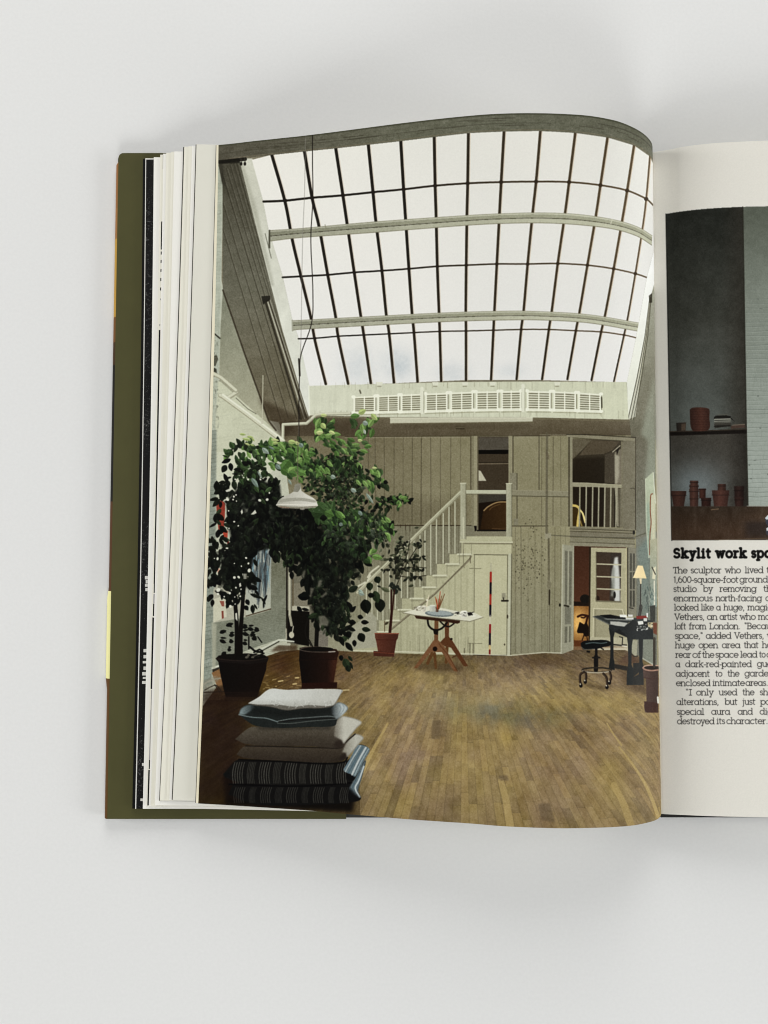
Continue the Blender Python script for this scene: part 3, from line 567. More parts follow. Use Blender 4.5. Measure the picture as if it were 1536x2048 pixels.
    base += (np.exp(-((P.X-1010)/230)**2-((P.Y-1385)/46)**2)*np.clip(1+.5*n1, 0, 2))[..., None]*np.array([15, 15, 13])
    for cx, cy, sx, sy, a in ((800, 1360, 60, 22, .35), (935, 1450, 24, 40, .35), (1010, 1475, 20, 34, .5), (1245, 1410, 36, 24, .35), (1130, 1400, 60, 26, .2), (920, 1560, 40, 50, .25), (1230, 1520, 60, 60, .2)):
        g = np.exp(-((P.X-cx)/sx)**2-((P.Y-cy)/sy)**2)*np.clip(1+.8*n2, 0, 2)*a
        base += (np.array([168, 140, 76])-base)*np.clip(g, 0, .6)[..., None]
    base += (n2*7+n1*10)[..., None]+(fbm(h, w, 70, 3, 61)[..., None]*np.array([4, 6, -9]))
    base *= (1-edge*.11*np.clip(t*2, .25, 1))[..., None]
    yg = dep/L[col % 4000]+off[col % 4000]; fy = yg-seg
    base *= (1-np.exp(-(fy/.02)**2)*.09)[..., None]
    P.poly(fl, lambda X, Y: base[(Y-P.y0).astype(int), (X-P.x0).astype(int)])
    for pts, wd in (([(1238, 1494), (1262, 1524), (1287, 1562), (1304, 1598), (1316, 1632)], (3, 8)), ([(725, 1542), (745, 1502), (775, 1448)], (9, 4)), ([(1228, 1570), (1247, 1608), (1262, 1650)], (12, 15)), ([(1002, 1562), (1012, 1600), (1020, 1650)], (12, 16)), ([(1214, 1447), (1228, 1470), (1243, 1490)], (2.5, 4))):
        c = catmull(pts, 20); P.line(c, np.linspace(wd[0], wd[1], 20), tx((172, 146, 86), 5), .62 if wd[1] > 9 else .8)
    for pts in ([(996, 1552), (1000, 1561), (1018, 1561), (1014, 1550)], [(1076, 1608), (1082, 1640), (1110, 1645), (1100, 1606)], [(865, 1440), (862, 1478), (880, 1478), (882, 1440)]): P.poly(pts, (96, 80, 58), .55, 1)
    # shadows printed under the furniture, and scraps on the floor
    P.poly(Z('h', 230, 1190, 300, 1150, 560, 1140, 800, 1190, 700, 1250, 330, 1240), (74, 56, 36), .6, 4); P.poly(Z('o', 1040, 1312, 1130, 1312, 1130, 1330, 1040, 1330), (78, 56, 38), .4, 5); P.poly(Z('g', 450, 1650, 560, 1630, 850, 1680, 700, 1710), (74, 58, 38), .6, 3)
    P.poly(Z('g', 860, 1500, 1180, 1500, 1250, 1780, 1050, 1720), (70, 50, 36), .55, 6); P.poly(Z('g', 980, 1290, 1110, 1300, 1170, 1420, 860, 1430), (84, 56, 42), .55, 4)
    for k in range(26):
        x, y = r.uniform(520, 600), r.uniform(1350, 1382); P.line([(x, y), (x+r.uniform(2, 9), y+r.uniform(-2, 2))], 1.4, (176, 150, 92) if k % 3 else (60, 44, 26), r.uniform(.3, .8))
    for a, b in (((1005, 1810), (1060, 1800)), ((1190, 1845), (1235, 1840)), ((1220, 1765), (1262, 1762))): P.line(Z('c', *a, *b), 2.6, (206, 182, 118), .8)

    # --- left wall: paintings, pipes, niche
    P.poly(Z('c', 600, -60, 920, 60, 915, 880, 560, 985, 170, 1070, 170, 640), tx((160, 158, 136), 5))
    P.poly(Z('c', 915, 80, 1120, 220, 1105, 1260, 1000, 1270, 560, 1430, 160, 1640, 170, 1060, 600, 985, 890, 900), tx(vgrad(1100, (104, 104, 82), 1290, (122, 126, 108)), 8, fbm(h, w, 6, 3, 31, .4), 8))
    for k in range(26):
        y = 1000+k*22; P.line(Z('c', 170, y+120, 560, y, 900, y-80, 1100, y-95), 1.1, (88, 90, 72), .35, )
    P.poly(Z('c', 158, 1640, 245, 1600, 245, 1660, 160, 1700), (40, 34, 26), .9); P.line(Z('c', 160, 1640, 250, 1610), 4, (196, 198, 178)); P.poly(Z('c', 150, 1050, 210, 1080, 200, 1640, 158, 1650), tx((160, 160, 136), 8), .8, 1)
    P.poly(Z('c', 150, 1700, 250, 1650, 300, 1850, 220, 1880), (128, 90, 52)); 
    # blue-grey abstract canvas
    cv = Z('c', 590, -50, 915, 70, 905, 880, 590, 975)
    P.poly(cv, tx(vgrad(1075, (120, 128, 124), 1230, (170, 172, 150)), 9))
    for k in range(70):
        x = r.uniform(600, 900); y = r.uniform(-40, 560); l = r.uniform(60, 340); dx = r.uniform(-50, 40)
        c = [(92, 130, 142), (58, 66, 70), (186, 190, 172), (44, 46, 46), (120, 156, 164), (150, 152, 140)][r.integers(6)]
        P.line(catmull(Z('c', x, y, x+dx*.4, y+l*.5, x+dx, min(y+l, 870)), 10), np.linspace(r.uniform(2, 6), .8, 10), c, r.uniform(.35, .8))
    for k in range(16): x = r.uniform(740, 900); P.line(Z('c', x, r.uniform(150, 300), x-r.uniform(10, 90), r.uniform(600, 880)), 2, (54, 60, 62), .5)
    P.poly(Z('c', 600, 150, 660, 60, 680, 60, 670, 120, 620, 200), (112, 168, 178))
    P.line(Z('c', 590, 975, 905, 882), 2.4, (72, 58, 42), .9)
    # red canvas glimpsed behind the leaves
    P.poly(Z('a', 150, 1420, 215, 1330, 270, 1380, 265, 1550, 250, 1780, 180, 1740, 165, 1600), (146, 52, 38)); P.poly(Z('a', 235, 1740, 305, 1745, 300, 1840, 250, 1840), (176, 60, 40)); P.poly(Z('a', 375, 1750, 405, 1770, 395, 1820, 378, 1820), (176, 110, 90)); P.poly(Z('a', 290, 1850, 320, 1880, 325, 1950, 300, 1950), (112, 34, 28))
    P.poly(Z('c', 170, 760, 330, 700, 340, 980, 170, 1060), tx((186, 184, 158), 6)); P.poly(Z('c', 250, 780, 310, 780, 310, 850, 280, 850), (140, 74, 58)); P.poly(Z('c', 215, 380, 250, 360, 275, 500, 250, 505), (206, 150, 124)); P.poly(Z('c', 275, 910, 300, 905, 305, 1000, 280, 1010), (130, 62, 48))
    # corner with pipe and dark niche
    P.poly(Z('c', 1115, 250, 1400, 200, 1560, 300, 1560, 1370, 1115, 1330), tx((104, 100, 82), 5)); P.poly(Z('c', 1190, 560, 1420, 520, 1420, 840, 1190, 840), (118, 112, 92)); P.poly(Z('c', 1180, 840, 1400, 850, 1400, 915, 1180, 905), (168, 164, 140))
    P.poly(Z('c', 1110, 900, 1400, 915, 1395, 1360, 1240, 1330, 1110, 1290), (18, 15, 11)); P.line(Z('c', 1112, 260, 1110, 1260), 3.2, (40, 36, 28)); P.line(Z('c', 1148, 400, 1148, 960, 1172, 1090), 5.4, (150, 146, 122)); P.line(Z('c', 1143, 400, 1143, 960), 2, (190, 188, 162), .8); P.line(Z('c', 1190, 500, 1190, 840), 2.4, (92, 80, 56))
    P.ell(*Z('c', 1172, 1215)[0], 5.2, 6.5, (176, 172, 146)); P.line(Z('c', 1195, 1105, 1180, 1190), 2, (170, 166, 142)); P.line(Z('c', 1102, 1140, 1105, 1265), 3, (150, 146, 124))
    P.poly(Z('c', 1000, 1340, 1250, 1345, 1240, 1420, 900, 1430), (58, 36, 20), .7, 2)
    P.line(Z('c', 680, 1450, 800, 1390, 1010, 1278, 1200, 1300), 3, (186, 188, 168)); P.line(Z('c', 800, 1430, 1000, 1330, 1145, 1335), 4.6, (168, 168, 146)); P.line(Z('c', 690, 1465, 800, 1415, 1010, 1300), 2.4, (70, 70, 58))
    P.poly(Z('d', 575, 1010, 640, 1010, 830, 850, 905, 920, 905, 1270, 575, 1290), tx((150, 148, 124), 5)); P.poly(Z('d', 210, 900, 340, 1010, 330, 1260, 215, 1260), (112, 106, 92)); 
    for p in (Z('c', 40, 1870, 120, 1800, 260, 1770), Z('c', 60, 1920, 200, 1860, 270, 1930), Z('c', 45, 1840, 180, 1790), Z('c', 50, 1950, 300, 1940), Z('c', 190, 1850, 250, 1950)): P.line(catmull(p, 14), 2.2, (160, 156, 136) if r.random() < .5 else (46, 40, 32), .85)
    P.poly(Z('c', 30, 1930, 320, 1880, 330, 2100, 20, 2100), (40, 26, 18), .6, 5)
    P.poly(Z('c', 40, 1800, 190, 1740, 280, 1760, 130, 1890, 40, 1910), (120, 116, 98), .5, 1)

    # --- small furniture: the drafting table
    wd = (108, 70, 42)
    for a, b, w0, w1 in (((455, 1060), (470, 1205), 6, 5), ((430, 1060), (385, 1160), 7, 6), ((585, 990), (575, 1150), 6, 6)): P.line(Z('h', *a, *b), np.array([w0, w1]), (96, 62, 32))
    P.poly(Z('h', 560, 740, 606, 740, 602, 900, 562, 900), (98, 58, 34)); P.poly(Z('h', 508, 950, 565, 890, 600, 885, 640, 930, 800, 1190, 755, 1190, 625, 1000, 560, 985), (92, 54, 30)); P.line(Z('h', 640, 1100, 690, 1075), 3, (86, 58, 34))
    P.poly(Z('h', 455, 720, 497, 725, 492, 940, 452, 940), tx(wd, 5)); P.poly(Z('h', 445, 925, 495, 925, 560, 990, 695, 1245, 655, 1240, 530, 1045, 420, 1045, 280, 1210, 242, 1210, 400, 990), tx((116, 76, 46), 7)); P.line(Z('h', 500, 960, 590, 1070, 690, 1240), 1.4, (84, 48, 26), .8)
    P.ell(*Z('h', 461, 1013)[0], 4.6, 4.8, (28, 18, 12)); P.poly(Z('h', 440, 815, 495, 815, 490, 870, 450, 860), (24, 18, 14)); P.ell(*Z('h', 628, 912)[0], 2.6, 2.2, (30, 20, 14))
    P.line(catmull(Z('h', 385, 715, 395, 770, 430, 808, 475, 820, 520, 808, 560, 775, 585, 740), 24), 3.8, (22, 18, 16)); P.line(catmull(Z('h', 512, 730, 550, 765, 600, 785, 640, 765, 665, 740), 20), 3, (26, 20, 18))
    P.poly(Z('h', 245, 665, 380, 680, 720, 715, 715, 745, 690, 755, 560, 735, 385, 715, 270, 702), (56, 34, 22))
    P.poly(Z('h', 130, 640, 235, 615, 300, 570, 420, 575, 560, 600, 700, 630, 860, 640, 955, 688, 820, 728, 560, 700, 250, 665), tx((206, 204, 180), 6)); P.line(Z('h', 130, 643, 250, 667, 560, 703, 820, 732, 955, 690), 1.6, (120, 114, 90), .9)
    P.ell(*Z('h', 505, 652)[0], 29, 6.4, (100, 110, 108), 1, .05); P.ell(*Z('h', 508, 646)[0], 26, 4.6, (142, 152, 148), 1, .05)
    for x0, x1, y0, y1, c in ((330, 368, 575, 630, (206, 200, 178)), (405, 465, 568, 632, (196, 198, 180)), (465, 500, 585, 635, (112, 84, 66)), (725, 790, 628, 690, (222, 220, 202))): P.poly(Z('h', x0, y0, x1, y0, x1-4, y1, x0+4, y1), hgrad(Z('h', x0, 0)[0, 0], c, Z('h', x1, 0)[0, 0], np.array(c)*.8)); P.ell(*Z('h', (x0+x1)/2, y0)[0], (x1-x0)/10.3, 1.4, np.array(c)*1.05)
    for a in ((492, 600, 462, 480), (495, 600, 515, 425), (500, 600, 560, 450), (488, 600, 478, 500), (497, 600, 530, 470), (495, 600, 500, 500)): P.line(Z('h', *a), np.array([2.4, 1.2]), [(150, 76, 34), (176, 60, 36), (110, 66, 36)][r.integers(3)])
    P.line(Z('h', 400, 460, 385, 520, 375, 575), np.array([1, 3, 3.4]), (206, 196, 164)); P.ell(*Z('h', 380, 512)[0], 2.6, 1.8, (214, 208, 182))
    for k in range(30): x, y = r.uniform(240, 340), r.uniform(575, 620); P.ell(*Z('h', x, y)[0], r.uniform(.8, 2.6), r.uniform(.6, 1.6), [(226, 224, 204), (168, 164, 144), (120, 112, 92)][r.integers(3)], .8)
    for k in range(26): x, y = r.uniform(590, 850), r.uniform(635, 675); P.line(Z('h', x, y, x+r.uniform(10, 34), y+r.uniform(-8, 10)), r.uniform(1, 2.4), [(40, 38, 34), (226, 224, 206), (120, 116, 104)][r.integers(3)], .85)
    P.poly(Z('h', 790, 640, 830, 636, 850, 662, 800, 668), (32, 30, 28))
    # terracotta pot and sapling by the stairs
    pot = lambda p, c0, c1: P.poly(p, hgrad(p[:, 0].min(), c0, p[:, 0].max(), c1))
    for k in range(120):
        x, y = r.normal(1200, 130), r.normal(200, 120)
        if x > 1480 or y < 0 and x < 1000: continue
        P.leaf(*Z('d', x, y)[0], r.uniform(7, 13), r.uniform(3.5, 6), r.uniform(-.5, 3.6), [(38, 40, 28), (52, 54, 38), (28, 30, 22), (86, 90, 66)][r.integers(4)], .95)
    for a in ((1130, 560, 1250, 300, 1400, 60), (1120, 600, 1130, 300, 1120, 100), (1140, 420, 1300, 440, 1490, 420), (1150, 340, 1350, 320, 1490, 330), (1130, 450, 1250, 220, 1300, 0)): P.line(catmull(Z('d', *a), 16), 1.4, (40, 36, 26))
    for k in range(70):
        b = [(1200, 455, 1490, 420), (1150, 335, 1480, 330), (1060, 250, 1440, 200), (1100, 60, 1500, 20), (950, 340, 1220, 330)][r.integers(5)]; t = r.random()
        P.leaf(*Z('d', b[0]+(b[2]-b[0])*t, b[1]+(b[3]-b[1])*t)[0], r.uniform(6, 11), r.uniform(3, 5.4), r.uniform(-.3, 2.6), [(34, 36, 26), (26, 26, 20), (60, 62, 46)][r.integers(3)], .95)
    for k in range(14): P.leaf(*Z('d', r.uniform(1080, 1160), r.uniform(500, 610))[0], 9, 5.4, r.uniform(0, 3.1), (34, 38, 30), .95)
    P.line(Z('d', 1080, 590, 1078, 850, 1055, 1090), 3, (48, 24, 18)); P.line(Z('d', 1115, 590, 1090, 850, 1070, 1090), 3, (54, 28, 20)); P.leaf(*Z('d', 1060, 610)[0], 20, 8, 3.55, (70, 74, 50))
    P.line(Z('d', 1000, 960, 1000, 1080), 1.4, (84, 66, 44)); P.leaf(*Z('d', 1000, 1000)[0], 10, 5, -.6, (60, 52, 36))
    pot(Z('d', 885, 1105, 1165, 1105, 1155, 1165, 1140, 1180, 1115, 1340, 925, 1340, 898, 1180, 888, 1160), (98, 52, 37), (70, 37, 27)); P.poly(Z('d', 868, 1310, 1115, 1325, 1110, 1380, 870, 1370), (76, 40, 29)); P.line(Z('d', 885, 1104, 1165, 1106), 2, (134, 70, 48)); P.line(Z('d', 898, 1178, 1140, 1182), 1.6, (70, 30, 20), .8); P.line(Z('d', 870, 1326, 1112, 1342), 1.4, (126, 62, 42), .8)

    # --- desk, swivel chair and lamp at the right
    P.poly(Z('g', 1095, 0, 1330, -100, 1330, 1430, 1290, 1420, 1095, 1300), tx(vgrad(1080, (112, 114, 100), 1300, (104, 104, 90)), 6, None, 5))
    P.poly(Z('g', 1110, 100, 1250, -60, 1250, 1300, 1180, 1280, 1160, 900), tx(vgrad(1080, (104, 120, 110), 1250, (112, 124, 112)), 7, None, 6), .8, 3)
    P.poly(Z('f', 1346, 690, 1450, 600, 1478, 1000, 1478, 1700, 1392, 1700, 1360, 1300), tx(vgrad(950, (168, 176, 146), 1110, (150, 158, 132)), 9, None, 8))
    P.poly(Z('f', 1360, 1000, 1400, 1000, 1420, 1664, 1380, 1664), (120, 142, 124), .6, 2); P.poly(Z('f', 1420, 900, 1478, 880, 1478, 1664, 1430, 1664), (200, 194, 160), .7, 2)
    P.line(catmull(Z('f', 1440, 880, 1418, 900, 1412, 1100, 1422, 1250, 1408, 1400, 1404, 1660), 30), 1.9, (128, 62, 38), .9); P.line(Z('f', 1450, 610, 1478, 1000), 2, (206, 208, 184), .8); P.line(Z('f', 1350, 690, 1360, 1300, 1392, 1700), 1.4, (196, 200, 172), .7)
    P.poly(Z('g', 1250, 0, 1330, -20, 1330, 760, 1255, 750), tx(vgrad(1080, (156, 154, 124), 1210, (126, 140, 128)), 10, None, 12))
    P.poly(Z('g', 1285, 320, 1320, 300, 1312, 450, 1275, 440), (206, 200, 166), .9); P.line(Z('g', 1275, 310, 1312, 390), 2, (60, 56, 46)); P.line(Z('g', 1300, 470, 1302, 740), 2.4, (206, 202, 178))
    for k in range(24): x, y = r.uniform(1190, 1310), r.uniform(520, 760); P.line(Z('g', x, y, x+r.uniform(-16, 16), y+r.uniform(20, 60)), 1.6, [(70, 88, 82), (150, 160, 146), (52, 60, 56)][r.integers(3)], .6)
    P.poly(Z('g', 1250, 750, 1310, 740, 1310, 930, 1255, 920), (62, 62, 56)); P.poly(Z('g', 1180, 1100, 1290, 1130, 1290, 1420, 1180, 1340), tx((116, 120, 104), 6)); P.line(Z('g', 1165, 1345, 1290, 1420), 2.6, (156, 158, 138)); P.poly(Z('g', 1040, 1140, 1110, 1140, 1100, 1330, 1040, 1290), (150, 148, 122))
    # lamp
    P.line(Z('g', 1145, 430, 1142, 860), 2, (56, 52, 44)); P.poly(Z('g', 1112, 290, 1168, 292, 1212, 438, 1056, 432), hgrad(Z('g', 1060, 0)[0, 0], (236, 214, 160), Z('g', 1210, 0)[0, 0], (226, 200, 142))); P.poly(Z('g', 1130, 438, 1158, 438, 1156, 500, 1140, 500), (206, 190, 150)); P.line(Z('g', 1050, 430, 1030, 600), 1, (90, 86, 72), .5)
    P.line(catmull(Z('g', 1120, 880, 1140, 740, 1160, 760, 1140, 860), 14), 2.2, (60, 58, 52)); P.line(Z('g', 1020, 770, 1060, 780), 2, (54, 50, 42))
    # desk
    dk = (34, 36, 34)
    P.poly(Z('g', 1120, 1000, 1175, 1000, 1165, 1380, 1180, 1440, 1175, 1650, 1120, 1650, 1130, 1380), (38, 40, 38))
    P.poly(Z('g', 782, 1000, 860, 1010, 836, 1110, 836, 1340, 852, 1420, 850, 1480, 780, 1470, 800, 1330, 800, 1100), dk); P.poly(Z('g', 985, 1080, 1060, 1110, 1045, 1200, 1040, 1420, 1070, 1480, 1060, 1650, 985, 1650, 990, 1480, 1005, 1400, 1000, 1180), tx((42, 45, 43), 4))
    P.poly(Z('g', 850, 1410, 1000, 1440, 1000, 1490, 850, 1460), (48, 44, 38)); P.poly(Z('g', 1060, 1400, 1130, 1400, 1130, 1500, 1060, 1560), (44, 44, 40)); P.poly(Z('g', 1060, 1560, 1180, 1500, 1180, 1650, 1060, 1650), (46, 46, 42))
    P.poly(Z('g', 785, 955, 985, 960, 1130, 1010, 1285, 1020, 1290, 1130, 1060, 1130, 1000, 1110, 850, 1045, 785, 1010), tx((40, 43, 42), 4)); P.poly(Z('g', 850, 1050, 990, 1110, 985, 1090, 900, 1010), (20, 20, 18), .5)
    P.poly(Z('g', 605, 870, 660, 858, 830, 862, 1000, 890, 1100, 885, 1290, 920, 1290, 1025, 1130, 1010, 1090, 925, 1010, 935, 985, 975, 790, 960, 740, 935), tx((52, 55, 52), 4)); P.poly(Z('g', 1080, 905, 1120, 960, 1140, 1030, 1000, 1030, 940, 1010, 1040, 920), (38, 40, 38)); P.line(Z('g', 605, 872, 740, 936, 790, 962), 2.2, (96, 98, 92), .8)
    P.poly(Z('g', 675, 855, 800, 848, 960, 880, 985, 900, 780, 895), (16, 16, 15)); P.poly(Z('g', 800, 925, 900, 930, 1000, 945, 960, 985, 870, 975, 800, 960), (168, 168, 156)); P.poly(Z('g', 720, 890, 1050, 905, 1040, 920, 750, 905), (112, 114, 106))
    for p, c in ((Z('g', 905, 848, 985, 852, 990, 880, 910, 878), (222, 222, 212)), (Z('g', 1000, 848, 1055, 850, 1055, 875, 1005, 875), (206, 206, 196)), (Z('g', 975, 885, 1065, 882, 1065, 905, 975, 905), (196, 196, 186)), (Z('g', 1095, 865, 1215, 860, 1225, 895, 1100, 900), (128, 38, 30)), (Z('g', 1175, 890, 1220, 890, 1220, 990, 1180, 990), (26, 26, 26)), (Z('g', 1178, 890, 1218, 890, 1218, 925, 1178, 925), (196, 196, 186)), (Z('g', 1210, 830, 1228, 830, 1228, 880, 1212, 880), (206, 206, 198)), (Z('g', 1225, 940, 1300, 935, 1295, 1010, 1230, 1005), (176, 160, 118)), (Z('g', 1110, 925, 1170, 920, 1180, 960, 1120, 965), (206, 206, 196))): P.poly(p, c)
    for k in range(36): x, y = r.uniform(1100, 1285), r.uniform(950, 1025); P.line(Z('g', x, y, x+r.uniform(-18, 18), y+r.uniform(-6, 8)), r.uniform(1, 2.6), [(206, 206, 196), (140, 142, 134), (30, 30, 28)][r.integers(3)], .85)
    P.poly(Z('g', 1285, 940, 1330, 940, 1330, 1080, 1290, 1060), (110, 62, 42)); P.line(Z('g', 905, 1100, 940, 1110, 935, 1190, 985, 1195), 2, (40, 38, 32)); P.line(Z('g', 840, 1190, 940, 1200), 2.6, (40, 36, 30)); P.line(Z('g', 935, 1205, 990, 1215), 2, (206, 200, 176))
    P.line(catmull(Z('g', 1040, 1290, 1070, 1325, 1110, 1320), 10), 2, (52, 46, 36))
    # chair
    P.line(Z('g', 640, 1240, 640, 1330), 5.2, (26, 24, 22)); P.line(Z('g', 638, 1330, 636, 1480), 8.6, (24, 22, 20)); P.line(Z('g', 600, 1338, 680, 1338), 3, (30, 28, 24)); P.line(Z('g', 540, 1268, 560, 1272), 4, (30, 26, 22)); P.line(Z('g', 690, 1225, 720, 1245), 2.4, (30, 26, 22))
    P.poly(catmull(Z('g', 462, 1175, 500, 1150, 600, 1140, 740, 1138, 800, 1160, 800, 1200, 720, 1218, 640, 1240, 500, 1250, 475, 1225, 462, 1175), 40), (18, 20, 20)); P.line(catmull(Z('g', 520, 1180, 600, 1168, 700, 1175, 760, 1165), 12), 2, (76, 92, 90)); P.line(catmull(Z('g', 475, 1222, 510, 1245, 620, 1240), 10), 1.6, (96, 92, 80))
    ring = Z('g', 645, 1480)[0]
    t = np.linspace(0, 2*np.pi, 40); el = np.stack([ring[0]+29*np.cos(t), ring[1]+4.8*np.sin(t)], -1); P.line(el, 3, (48, 42, 34)); P.line(el[2:19]+[0, .4], 2.2, (176, 164, 136))
    for a in ((500, 1500, 460, 1530, 455, 1600, 465, 1640), (520, 1510, 525, 1560, 515, 1610), (720, 1520, 755, 1560, 765, 1640), (795, 1500, 808, 1560, 795, 1610)): P.line(catmull(Z('g', *a), 14), 4.4, (40, 30, 24)); P.line(catmull(Z('g', *a), 14)+[-.8, 0], 1.1, (112, 92, 70), .7)
    for x, y in ((465, 1655), (515, 1612), (762, 1672), (790, 1622)): P.ell(*Z('g', x, y)[0], 3.4, 4.4, (24, 20, 18)); P.ell(*Z('g', x-6, y-14)[0], 1.4, 1.6, (190, 180, 156))
    # tall pot at the page fold
    pot(Z('g', 1168, 1450, 1200, 1430, 1345, 1428, 1345, 1960, 1195, 1960, 1182, 1880, 1212, 1830, 1205, 1580, 1178, 1560), (88, 66, 56), (62, 46, 40)); P.poly(Z('g', 1185, 1835, 1345, 1850, 1345, 1965, 1215, 1965, 1190, 1930), (66, 40, 31)); P.ell(*Z('g', 1270, 1455)[0], 16, 5.4, (40, 30, 24)); P.line(catmull(Z('g', 1172, 1450, 1200, 1432, 1260, 1425, 1345, 1430), 10), 2.4, (176, 140, 116)); P.line(catmull(Z('g', 1172, 1455, 1200, 1475, 1270, 1485, 1345, 1478), 10), 3, (156, 116, 96)); P.line(Z('g', 1180, 1565, 1260, 1580, 1345, 1575), 1.8, (70, 46, 38)); P.line(Z('g', 1300, 1120, 1300, 1440), 5, (62, 56, 46)); P.line(Z('g', 1340, 1790, 1345, 1850), 4, (196, 194, 180))

    # --- the two big pot plants
    leafcols = dict(k=[(10, 11, 8), (14, 16, 11), (18, 20, 14), (8, 9, 7)], d=[(26, 34, 20), (34, 44, 26), (22, 28, 18)], m=[(40, 58, 30), (48, 68, 36), (34, 50, 28), (56, 76, 42)], b=[(72, 104, 46), (86, 118, 54), (64, 94, 42), (100, 130, 64)], y=[(140, 156, 88), (158, 168, 104)], s=[(118, 132, 118), (98, 114, 102), (150, 158, 142)])
    def mass(poly, n, keys, L=(13, 22), A=(.2, 2.6), al=.96, seed=0):
        q = np.random.default_rng(seed+100)
        for p in inside(poly, n, q):
            k = keys[q.integers(len(keys))]; c = leafcols[k]; c = np.array(c[q.integers(len(c))])*q.uniform(.88, 1.12)
            l = q.uniform(*L); P.leaf(p[0], p[1], l, l*q.uniform(.42, .62), q.uniform(*A)+(np.pi if q.random() < .45 else 0), c, al, None if k in 'kd' or l < 15 else c*.72)
    # stems and twigs
    for a in ((470, 1500, 470, 1100, 440, 700, 400, 400), (520, 1480, 520, 1200, 540, 900, 560, 600)): P.line(catmull(Z('c', *a), 30), np.linspace(9, 7, 30), (16, 13, 10))
    P.line(Z('c', 625, 1240, 625, 1390), 3, (22, 20, 16))
    P.line(catmull(Z('d', 190, 1300, 200, 1000, 180, 700, 200, 380), 20), 8, (20, 17, 14)); P.line(catmull(Z('d', 130, 1250, 60, 1100, 100, 900), 10), 2, (26, 22, 18))
    # deep interior of the crowns
    dk1 = np.vstack([Z('a', 190, 1420, 300, 1300, 440, 1180, 700, 1100, 980, 1120, 1000, 1440, 1500, 1470, 1536, 1900, 1400, 2003, 900, 1950, 700, 1960, 560, 2003, 430, 2003, 350, 1960, 200, 2003, 190, 1880, 330, 1830, 310, 1700, 280, 1560)])
    dk1 = Z('a', 290, 1420, 330, 1300, 440, 1180, 700, 1080, 1000, 1130, 1020, 1440, 1480, 1450, 1536, 1700, 1700, 1950, 1500, 2120, 1180, 2180, 1000, 1990, 760, 1990, 640, 2080, 560, 2500, 480, 2540, 360, 2480, 230, 2450, 220, 2150, 330, 1980, 345, 1850, 310, 1700, 300, 1560)
    tex = np.clip(1.12+.8*fbm(h, w, 12, 3, 41), 0, 1)
    P.poly(dk1, (8, 9, 7), .99, 2, tex)
    dk2 = Z('C', 740, 700, 900, 800, 1060, 900, 1130, 980, 1080, 1060, 980, 1180, 940, 1330, 930, 1560, 820, 1480, 760, 1480, 720, 1300, 660, 1100, 700, 900)
    P.poly(dk2, (12, 13, 9), .95, 2, np.clip(.85+1.0*fbm(h, w, 14, 3, 42), 0, 1))
    mass(Z('a', 120, 1280, 250, 1060, 420, 950, 700, 1000, 1000, 1150, 1000, 1600, 1400, 1600, 1536, 2003, 900, 2010, 600, 2003, 200, 2003, 100, 2003, 130, 1700, 190, 1400), 190, 'kkkkd', seed=1)
    mass(Z('c', 90, 0, 700, 0, 690, 480, 640, 620, 560, 600, 540, 800, 420, 780, 330, 830, 230, 640, 90, 600, 100, 300), 180, 'kkk', (13, 21), seed=2)
    mass(Z('c', 920, -40, 1560, -40, 1560, 480, 1420, 640, 1330, 560, 1240, 420, 1130, 320, 940, 160), 120, 'kkkd', (13, 22), (.7, 2.4), seed=3)
    mass(Z('d', 120, 0, 820, 0, 800, 200, 640, 420, 560, 640, 620, 900, 560, 1220, 450, 1240, 330, 1020, 130, 1000, 150, 600, 60, 380), 300, 'kkkkd', (12, 24), (.4, 2.8), seed=4)
    # upper crown, grey-green twiggy middle right
    mass(Z('b', 20, 800, 300, 700, 650, 640, 780, 900, 740, 1050, 760, 1250, 600, 1380, 350, 1300, 150, 1100, 30, 980), 420, 'dddkdm', (6, 13), (0, 3.1), .85, 5)
    mass(Z('b', 240, 650, 480, 600, 620, 700, 700, 900, 560, 1120, 300, 1100), 160, 'dmk', (5, 11), (0, 3.1), .7, 6)
    for k in range(34): x, y = r.uniform(280, 760), r.uniform(850, 1320); P.line(Z('b', x, y, x+r.uniform(20, 110), y-r.uniform(30, 130)), 1.1, (104, 98, 76) if k % 2 else (36, 30, 24), .55)
    for k in range(46): x, y = r.uniform(240, 720), r.uniform(640, 1320); P.ell(*Z('b', x, y)[0], r.uniform(1, 2.4), r.uniform(.8, 1.6), (128, 118, 94), .55, r.uniform(0, 3))
    mass(Z('b', 400, 1330, 800, 1300, 1080, 1440, 1110, 1590, 980, 1680, 620, 1772, 300, 1772, 250, 1480), 210, 'kkddmm', (10, 19), (0, 3.1), .93, 7)
    mass(Z('b', 420, 1360, 900, 1320, 1060, 1500, 900, 1600, 600, 1560), 70, 'mmdb', (10, 18), (0, 2.6), .9, 8)
    for k in range(16): x, y = r.uniform(780, 1060), r.uniform(1400, 1720); P.line(Z('b', x, y, x+r.uniform(10, 70), y+r.uniform(40, 120)), 1.8, (138, 134, 112), .5)
    # the shaded insides of the crowns: leaves just told apart from the dark
    leafcols['u'] = [(34, 40, 29), (28, 34, 25), (42, 48, 36), (24, 28, 22)]; leafcols['v'] = [(50, 58, 44), (38, 50, 32), (58, 66, 52)]
    mass(Z('d', 150, 60, 800, 60, 820, 260, 660, 430, 580, 660, 560, 1100, 420, 1180, 200, 980, 160, 600), 220, 'uuku', (8, 17), (.3, 2.8), .34, 31)
    mass(Z('a', 300, 1150, 700, 1000, 1000, 1150, 1000, 1500, 1400, 1600, 1500, 1950, 900, 1950, 500, 1900, 300, 1600), 260, 'uuk', (8, 16), (.2, 2.8), .3, 32)
